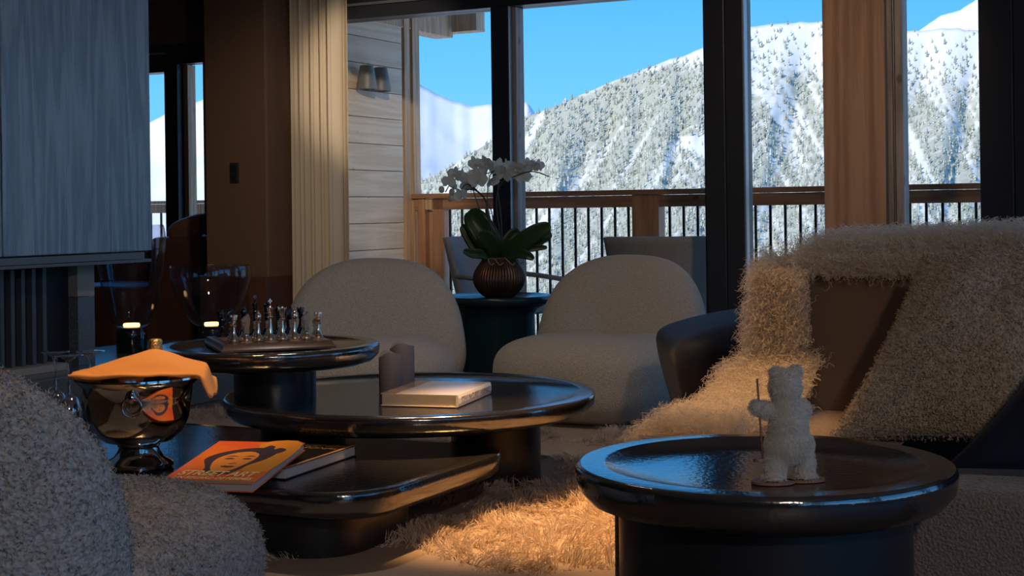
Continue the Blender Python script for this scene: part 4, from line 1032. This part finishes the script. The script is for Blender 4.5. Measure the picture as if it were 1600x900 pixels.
poly('print_face', P_([(0.37, 0.27), (0.48, 0.25), (0.585, 0.29), (0.64, 0.40), (0.685, 0.55), (0.66, 0.68), (0.52, 0.735), (0.36, 0.68), (0.265, 0.56), (0.28, 0.42)]), zt1 + 0.0006, M_SKINPRINT, FRONT)
for nm, pts in (('print_eye', [(0.34, 0.545), (0.40, 0.57), (0.46, 0.55), (0.40, 0.535)]), ('print_eye', [(0.54, 0.555), (0.60, 0.575), (0.65, 0.56), (0.60, 0.54)]),
                ('print_brow', [(0.32, 0.595), (0.40, 0.625), (0.47, 0.605), (0.40, 0.605)]), ('print_brow', [(0.53, 0.61), (0.60, 0.635), (0.66, 0.62), (0.60, 0.615)]),
                ('print_nose', [(0.46, 0.44), (0.49, 0.425), (0.54, 0.44), (0.53, 0.452), (0.49, 0.44)]), ('print_mouth', [(0.41, 0.365), (0.46, 0.385), (0.49, 0.378), (0.52, 0.385), (0.57, 0.37), (0.50, 0.34)]),
                ('print_neck', [(0.45, 0.205), (0.60, 0.205), (0.60, 0.25), (0.46, 0.24)]), ('print_scarf', [(0.70, 0.62), (0.84, 0.70), (0.9, 0.80), (0.80, 0.84), (0.74, 0.74)]), ('print_flower', [(0.62, 0.80), (0.70, 0.78), (0.74, 0.86), (0.66, 0.90)])):
    poly(nm, P_(pts), zt1 + 0.0009, M_INK, FRONT)
box('print_strip', 0.002, W1 - 0.002, 0.001, 0.048*HS, T1 + 0.0001, T1 + 0.0004, M_OLIVE, FRONT)
tx = text_mesh('STREET ART', 0.062, M_YELLOW, 0.25, 'lettering', FRONT, 0.0012, W1*0.86); tx.location = (W1*0.07, HS*0.148, zt1 + 0.0012)
tx = text_mesh('UN REGARD DE FEMMES', 0.032, M_YELLOW, 0.25, 'lettering', FRONT, 0.0005, W1*0.86); tx.location = (W1*0.07, HS*0.068, zt1 + 0.0012)

# ---------------------------------------------------------------- candles
def candle(label, px, py, r, h, Y=None):
    p = atz(px, py, zm - 0.018) if Y is None else Vector((at(px, py, Y).x, Y, zm - 0.018))
    n = 48; rows = []
    for rr, zz, wav in ((r*0.98, 0, 0), (r, 0.004, 0), (r, h*0.5, 0), (r, h - 0.006, 1), (r*0.97, h, 1), (r*0.86, h - 0.004, 0.9), (r*0.55, h - 0.022, 0.2), (0.004, h - 0.026, 0)):
        rows.append([(rr*math.cos(2*PI*i/n), rr*math.sin(2*PI*i/n), zz + wav*(0.008*math.sin(4*PI*i/n + r*90) + 0.004*math.sin(6*PI*i/n + 1))) for i in range(n)])
    t = thing('pillar_candle', label, 'candle', p, 0, 'pillar candles')
    loft('wax', rows, M_CANDLE, t)
    tube('wick', [(0, 0, h - 0.03), (0.001, 0, h - 0.012)], 0.0012, M_BLACK, t, 6)
candle('shorter grey pillar candle with scalloped rim behind the white book', 611, 613, 0.044, 0.143)
candle('taller grey pillar candle with scalloped rim, behind the shorter one', 629, 600, 0.046, 0.165, 5.56)

# ---------------------------------------------------------------- chess
ang = math.radians(20); bx, by = Vector((math.cos(ang), math.sin(ang), 0)), Vector((-math.sin(ang), math.cos(ang), 0))
c0 = atz(345, 554, zch - 0.018); bc = c0 + bx*0.205 + by*0.205; bc.z = zch - 0.0125
cb = thing('chessboard', 'walnut chessboard with mirrored edge strips on the small round table', 'chessboard', bc, ang)
v_, f_ = [], []
loft('base', [[(x, y, z) for x, y in rrect(0.205 - i, 0.205 - i, 0.004, 2)] for i, z in ((0, 0), (0, 0.006), (0.006, 0.012), (0.012, 0.026), (0.018, 0.028))], M_BOARDWOOD, cb)
for s, (x0, x1, y0, y1) in enumerate(((-0.2048, -0.1985, -0.195, 0.195), (0.1985, 0.2048, -0.195, 0.195))):
    box('mirror_strip', x0, x1, y0, y1, 0.0075, 0.0095, M_MIRROR, cb); 
    box('mirror_strip', x0*0.955, x1*0.955, y0, y1, 0.0215, 0.0235, M_MIRROR, cb)
sq = 0.043
M_SQL, M_SQD = mat('pale_square', (0.35, 0.24, 0.15), 0.3), mat('dark_square', (0.05, 0.025, 0.018), 0.3)
base_sq = None
for i in range(8):
    for j in range(8):
        m = M_SQL if (i + j) % 2 else M_SQD
        x, y = (i - 3.5)*sq, (j - 3.5)*sq
        box('square', x - sq/2 + .0006, x + sq/2 - .0006, y - sq/2 + .0006, y + sq/2 - .0006, 0.0275, 0.0292, m, cb)
BASE = [(0, 0), (0.0175, 0), (0.0185, 0.003), (0.0185, 0.007), (0.015, 0.010), (0.016, 0.014), (0.0115, 0.021)]
def pprof(h, top): return BASE + [(0.0085, 0.03), (0.0065, h*0.45), (0.0062, h*0.58), (0.010, h*0.61), (0.011, h*0.635), (0.0072, h*0.66)] + top(h) + [(0, h)]
PR_ = {
    'pawn': (0.072, lambda h: [(0.0095, h*0.74), (0.0115, h*0.84), (0.0095, h*0.94), (0.004, h*0.99)]),
    'rook': (0.092, lambda h: [(0.009, h*0.7), (0.0085, h*0.82), (0.0125, h*0.86), (0.0125, h*0.995), (0.009, h*0.995), (0.009, h*0.9)]),
    'bishop': (0.110, lambda h: [(0.0105, h*0.74), (0.0115, h*0.82), (0.007, h*0.92), (0.0035, h*0.945), (0.0045, h*0.97), (0.003, h*0.995)]),
    'queen': (0.122, lambda h: [(0.008, h*0.72), (0.009, h*0.82), (0.0135, h*0.92), (0.011, h*0.935), (0.006, h*0.96), (0.0045, h*0.98)]),
    'king': (0.135, lambda h: [(0.008, h*0.72), (0.010, h*0.80), (0.0125, h*0.86), (0.007, h*0.885), (0.006, h*0.89)]),
    'knight': (0.100, None),
}
def piece_mesh(kind):
    h, top = PR_[kind]
    if kind == 'knight':
        v, f = lathe_vf(BASE + [(0.010, 0.026), (0.012, 0.032), (0, 0.033)], 20)
        sil = [(-0.010, 0.031), (0.011, 0.031), (0.009, 0.05), (0.013, 0.066), (0.014, 0.082), (0.008, 0.097), (0.004, 0.100), (0.003, 0.094), (-0.008, 0.088), (-0.018, 0.076), (-0.016, 0.068), (-0.006, 0.071), (-0.004, 0.064), (-0.010, 0.05)]
        k = len(sil); w = 0.0065
        V2 = [(x, -w, z) for x, z in sil] + [(x, w, z) for x, z in sil]
        F2 = [tuple(range(k)), tuple(range(2*k - 1, k - 1, -1))] + [(i, k + i, k + (i + 1) % k, (i + 1) % k) for i in range(k)]
        V, Fc = merge_vf((v, f), (V2, F2))
    else:
        V, Fc = lathe_vf(pprof(h, top), 20)
        if kind == 'king':
            a = box_vf(-0.0022, 0.0022, -0.002, 0.002, h*0.985, h*1.11); b = box_vf(-0.007, 0.007, -0.002, 0.002, h*1.035, h*1.067)
            V, Fc = merge_vf((V, Fc), a, b)
        if kind == 'queen':
            V, Fc = merge_vf((V, Fc), *[tube_vf([(0.0125*math.cos(t), 0.0125*math.sin(t), h*0.92), (0.0145*math.cos(t), 0.0145*math.sin(t), h*0.97)], [0.0025, 0.001], 5) for t in np.linspace(0, 2*PI, 8, endpoint=False)])
        if kind == 'rook':
            V, Fc = merge_vf((V, Fc), *[box_vf(0.0105*math.cos(t) - .003, 0.0105*math.cos(t) + .003, 0.0105*math.sin(t) - .003, 0.0105*math.sin(t) + .003, h*0.98, h*1.05) for t in np.linspace(0, 2*PI, 5, endpoint=False)])
    me = bpy.data.meshes.new(kind); me.from_pydata([tuple(q) for q in V], [], Fc); me.update()
    me.polygons.foreach_set('use_smooth', np.ones(len(me.polygons), bool)); sharp(me); return me
order = ['rook', 'knight', 'bishop', 'king', 'queen', 'bishop', 'knight', 'rook']
side_word = {0: 'leftmost', 1: 'left', 2: 'left', 5: 'right', 6: 'right', 7: 'rightmost'}
for side, (mm, word, rows_) in enumerate(((M_CHESS, 'bright pewter', (0, 1)), (M_CHESSD, 'dark gunmetal', (7, 6)))):
    meshes = {}
    for kd in PR_:
        meshes[kd] = piece_mesh(kd); meshes[kd].materials.append(mm)
    for i in range(8):
        for r_, kd in ((rows_[0], order[i]), (rows_[1], 'pawn')):
            o = bpy.data.objects.new('chess_' + kd, meshes[kd]); COL.objects.link(o)
            loc = bc + bx*((i - 3.5)*sq) + by*((r_ - 3.5)*sq); o.location = (loc.x, loc.y, bc.z + 0.0293)
            o.rotation_euler = (0, 0, ang + (0.3 if kd == 'knight' else 0))
            where = 'in the front row of the chessboard' if side == 0 else 'in the back row of the chessboard'
            if kd == 'pawn': lab = f'{word} chess pawn standing before the {"" if i in (3, 4) else "left " if i < 4 else "right "}{order[i]} of its own colour'
            elif kd in ('king', 'queen'): lab = f'{word} chess {kd} {where}' + (', tallest piece' if kd == 'king' else ', beside the king')
            else: lab = f'{word} chess {kd} {where}, the {"left" if i < 4 else "right"} one'
            tag(o, lab, 'chess piece', f'{word} pawns' if kd == 'pawn' else f'{word} chess pieces')

# ---------------------------------------------------------------- orchid
op = thing('orchid_pot', 'white orchid with dark leaves in a ribbed bronze pot', 'potted plant', (at(780, 462, YO).x, YO, zo - 0.01)); op.scale = (KO, KO, KO)
prof = prof_lamp([(0.065, 0.0), (0.085, 0.01), (0.115, 0.045), (0.128, 0.085), (0.120, 0.125), (0.095, 0.165), (0.080, 0.185), (0.078, 0.195)], 30)
v, f = [], []
nn = 56*6
rows = []
for r, z in prof:
    rows.append([((r*(1 - 0.028*abs(math.sin(28*a)))**1)*math.cos(a), (r*(1 - 0.028*abs(math.sin(28*a))))*math.sin(a), z) for a in np.linspace(0, 2*PI, nn, endpoint=False)])
o = loft('pot', rows, M_COPPER, op)
lathe('potting_bark', [(0, 0.180), (0.074, 0.180), (0.06, 0.192), (0, 0.196)], M_LEATHER, op, 24)
def O(px, py, dy=0.0):
    p = at(px, py, YO + dy); return (Vector((p.x, p.y, p.z)) - op.location)/KO
LEAVES = [((776, 402, 0), (760, 372, -.02), (742, 345, 0), (731, 331, .03), 40), ((764, 402, 0), (748, 388, .03), (733, 366, .05), (721, 353, .06), 26), ((783, 402, -.02), (810, 384, -.05), (838, 364, -.07), (860, 352, -.08), 27),
          ((785, 403, .02), (815, 388, .03), (842, 374, .04), (862, 366, .05), 25), ((784, 405, -.06), (806, 397, -.10), (822, 399, -.13), (834, 405, -.14), 15), ((772, 406, -.05), (752, 398, -.09), (738, 397, -.10), (724, 392, -.11), 15),
          ((780, 403, .04), (792, 385, .06), (803, 369, .07), (812, 361, .07), 24), ((782, 405, -.02), (812, 392, -.04), (836, 388, -.05), (855, 387, -.05), 11), ((774, 405, -.05), (768, 385, -.10), (757, 372, -.13), (748, 368, -.15), 26)]
stems = [[(772, 400), (768, 330), (742, 296), (712, 280), (696, 300)], [(775, 400), (757, 350), (738, 290), (745, 278), (770, 268)], [(778, 400), (764, 340), (762, 300), (768, 270), (790, 262)],
         [(786, 405), (783, 340), (778, 290), (792, 268), (812, 262)], [(790, 405), (776, 330), (781, 290), (806, 275), (833, 268), (858, 276)], [(768, 400), (760, 320), (748, 300), (728, 288), (714, 312)], [(784, 402), (768, 350), (759, 315), (744, 298), (722, 296)]]
def crv(P, n=24):
    P = [Vector(p) for p in P]; out = []
    for x in np.linspace(0, len(P) - 1, n):
        i = min(int(x), len(P) - 2); f = x - i; a, b, c, d = P[max(i - 1, 0)], P[i], P[i + 1], P[min(i + 2, len(P) - 1)]
        out.append(0.5*((2*b) + (c - a)*f + (2*a - 5*b + 4*c - d)*f*f + (3*b - a - 3*c + d)*f**3))
    return out
for a_, b_l, c_l, d_l, wpx in LEAVES:
    P = crv([O(x, y, dy) for x, y, dy in (a_, b_l, c_l, d_l)], 16); V = []
    for i, q in enumerate(P):
        t = i/15; tg = (P[min(i + 1, 15)] - P[max(i - 1, 0)]).normalized(); sd = tg.cross(Vector((0, 1, 0))).normalized(); up = Vector((0, -1, 0))
        w = wpx*7.2/F/2*(math.sin(PI*min(1, 0.12 + 0.86*t))**0.55) + 0.001
        for j in range(7):
            k = -1 + j/3; V.append(q + sd*(k*w) + (up*0.5 + Vector((0, 0, 0.3)))*(abs(k)*w*0.5))
    o = mk('leaf', V, [tuple(g) for g in grid_quads(16, 7)], M_LEAF, op, True)
    s_ = o.modifiers.new('thick', 'SOLIDIFY'); s_.thickness = 0.003
for i, s in enumerate(stems):
    pts = crv([O(x, y, 0.05*math.sin(i*2.1 + j*0.6)) for j, (x, y) in enumerate(s)])
    tube('stem', pts, 0.0028, M_STEM, op, 6)
for k_ in range(4):
    a = -2.1 + k_*0.5 + 0.13*math.sin(k_*5); pts = crv([(0.075*math.cos(a), 0.075*math.sin(a), 0.19), (0.10*math.cos(a), 0.10*math.sin(a), 0.185), (0.115*math.cos(a + .2), 0.115*math.sin(a + .2), 0.16), (0.118*math.cos(a + .35), 0.118*math.sin(a + .35), 0.17)], 10)
    tube('aerial_root', pts, 0.003, M_ROOT, op, 6)
def flower(c, s, facing, spin):
    """phalaenopsis: two broad petals, three sepals, a small lip"""
    vfs = []
    def pet(L, W, a, cup):
        nl, nw = 7, 5; V = []
        for i in range(nl):
            t = i/(nl - 1); w = W*math.sin(PI*min(1, 0.08 + 0.92*t))**0.7/2 + 0.001
            for j in range(nw):
                q = -1 + 2*j/(nw - 1); x, y, z = q*w, L*t, cup*(t*t + 0.4*q*q)*L
                V.append((x*math.cos(a) - y*math.sin(a), x*math.sin(a) + y*math.cos(a), z))
        return V, [tuple(g) for g in grid_quads(nl, nw)]
    M4 = Vector(facing).to_track_quat('Z', 'Y').to_matrix().to_4x4() @ Matrix.Rotation(spin, 4, 'Z') @ Matrix.Scale(s, 4)
    V, Fc = pet(0.35, 0.3, PI, 0.8)
    f = mk('flower', [tuple(M4 @ Vector(q)) for q in V], Fc, M_PETAL, op, True); f.location = c
    for a, L, W in ((PI/2, 1, 1.15), (-PI/2, 1, 1.15), (0, 0.95, 0.62), (2.45, 0.9, 0.58), (-2.45, 0.9, 0.58)):
        V, Fc = pet(L, W, a, RNG.uniform(0.05, 0.35)); mk('petal', [tuple(M4 @ Vector(q)) for q in V], Fc, M_PETAL, f, True)
FL = [(701, 283, .9), (712, 272, 1.0), (722, 277, 1.0), (733, 290, 1.1), (742, 256, 1.0), (747, 280, 1.25), (755, 268, 1.1), (762, 255, 1.25), (768, 283, 1.0), (778, 262, 1.25), (787, 270, 1.3), (792, 262, 1.1), (797, 270, 0.8),
      (805, 262, 1.1), (812, 268, 1.15), (818, 276, 1.0), (824, 257, 1.0), (832, 260, 0.95), (840, 258, 0.85), (720, 304, 0.9), (744, 272, 1.0)]
for i, (x, y, s) in enumerate(FL):
    d = (RNG.normal(0, 0.5), -0.8 if i % 3 else 0.8, RNG.normal(-0.15, 0.35))
    flower(O(x, y, RNG.uniform(-0.07, 0.07)), 0.043*s, d, RNG.uniform(-0.5, 0.5))
for x, y in ((690, 296), (706, 300), (704, 310), (710, 291)):
    v, f = superell(0.014, 0.014, 0.017, 1, 1, 10, 16); o = mkq('bud', v + np.array(O(x, y)), f, M_PETAL, op)

# ---------------------------------------------------------------- plush bear on skis
by_ = 2.78
bz = zs_ - 0.0195
bx_ = at(1228, 745, by_).x
br_ = thing('plush_bear', 'small white plush bear standing on skis with a pole, on the side table', 'toy bear', (bx_, by_, bz))
def B(px, py, dy=0.0): return np.array(at(px, py, by_ + dy)) - np.array([bx_, by_, bz])
ell = []
def E(px, py, dy, a, b, c, rx=0, ry=0, rz=0): ell.append((B(px, py, dy), np.array([a, b, c])/1.0, Matrix.Rotation(rz, 3, 'Z') @ Matrix.Rotation(ry, 3, 'Y') @ Matrix.Rotation(rx, 3, 'X')))
pxm = by_/F
E(1227, 604, 0, 24*pxm, 24*pxm, 28*pxm)                     # head
E(1232, 600, 0.03, 15*pxm, 16*pxm, 13*pxm)                  # muzzle, away from us
E(1213, 582, 0, 11*pxm, 9*pxm, 9*pxm); E(1243, 579, 0, 10*pxm, 9*pxm, 9*pxm)   # ears
E(1229, 638, 0, 22*pxm, 21*pxm, 32*pxm)                     # neck, shoulders
E(1232, 668, 0, 29*pxm, 26*pxm, 36*pxm)
E(1233, 694, 0, 37*pxm, 30*pxm, 28*pxm)                     # belly
E(1200, 640, 0.0, 24*pxm, 12*pxm, 13*pxm, 0, 0.25)           # left arm to the pole
E(1182, 636, 0.0, 11*pxm, 11*pxm, 11*pxm)
E(1254, 642, 0.012, 11*pxm, 14*pxm, 20*pxm, 0.5)             # right arm, forward
E(1211, 725, -0.004, 16*pxm, 16*pxm, 30*pxm); E(1257, 723, 0.008, 15*pxm, 16*pxm, 28*pxm)   # legs
E(1209, 747, -0.010, 17*pxm, 22*pxm, 9*pxm); E(1259, 744, 0.006, 16*pxm, 22*pxm, 9*pxm)   # feet
vfs = []
for c, r, R_ in ell:
    v, f = superell(r[0], r[1], r[2], 1, 1, 20, 28); Rm_ = np.array(R_)
    v = v @ Rm_.T + c; vfs.append((v, f))
V, Fc = merge_vf(*vfs)
zmin = min(q[2] for q in V)
body = mk('body', [(x, y, max(z, 0.006)) for x, y, z in V], Fc, M_PLUSH, br_, True)
rm = body.modifiers.new('remesh', 'REMESH'); rm.mode = 'VOXEL'; rm.voxel_size = 0.0022; rm.use_smooth_shade = True
sm = body.modifiers.new('smooth', 'SMOOTH'); sm.factor = 0.5; sm.iterations = 34
PR, PN = [], []
for i, (c, r, R_) in enumerate(ell):
    n = int(5200*r[0]*r[2]/(0.03*0.03)); d = norm(RNG.normal(size=(n, 3))); Rm_ = np.array(R_)
    P = (d*r) @ Rm_.T + c; Nn = norm((d/r) @ Rm_.T)
    ok = P[:, 2] > 0.008
    for j, (c2, r2, R2) in enumerate(ell):
        if j != i: ok &= np.linalg.norm(((P - c2) @ np.array(R2))/r2, axis=1) > 0.97
    PR.append(P[ok]); PN.append(Nn[ok])
R, N_ = np.concatenate(PR), np.concatenate(PN)
strands('plush_fur', R - N_*0.001, N_ + RNG.normal(0, 0.45, N_.shape), 0.0065, M_PLUSH, br_, 3, 0.0004, 0.08, 0.8, 0.3, 0.6)
for nm, px, py, dy in (('ski', 1208, 752, -0.01), ('ski', 1255, 747, 0.012)):
    c = B(px, py, dy)
    rows = []
    for z in (0.0005, 0.005):
        rows.append([(c[0] + 0.041*math.cos(a)*1.0, c[1] + 0.030*math.sin(a), z) for a in np.linspace(0, 2*PI, 40, endpoint=False)])
    loft(nm, rows, M_SKI, br_)
p1, p2 = B(1183, 592, -0.002), B(1192, 722, -0.002)
p2[2] = max(p2[2], 0.004)
tube('ski_pole', [p1, (p1 + p2)/2, p2], 0.0021, M_SKI, br_, 8)
cbk = B(1184, 719, 0.0); lathe('pole_basket', [(0, 0.001), (0.012, 0.001), (0.013, 0.004), (0.012, 0.007), (0, 0.007)], M_SKI, br_, 24, (p2[0] - 0.006, p2[1], max(p2[2], 0.001)))
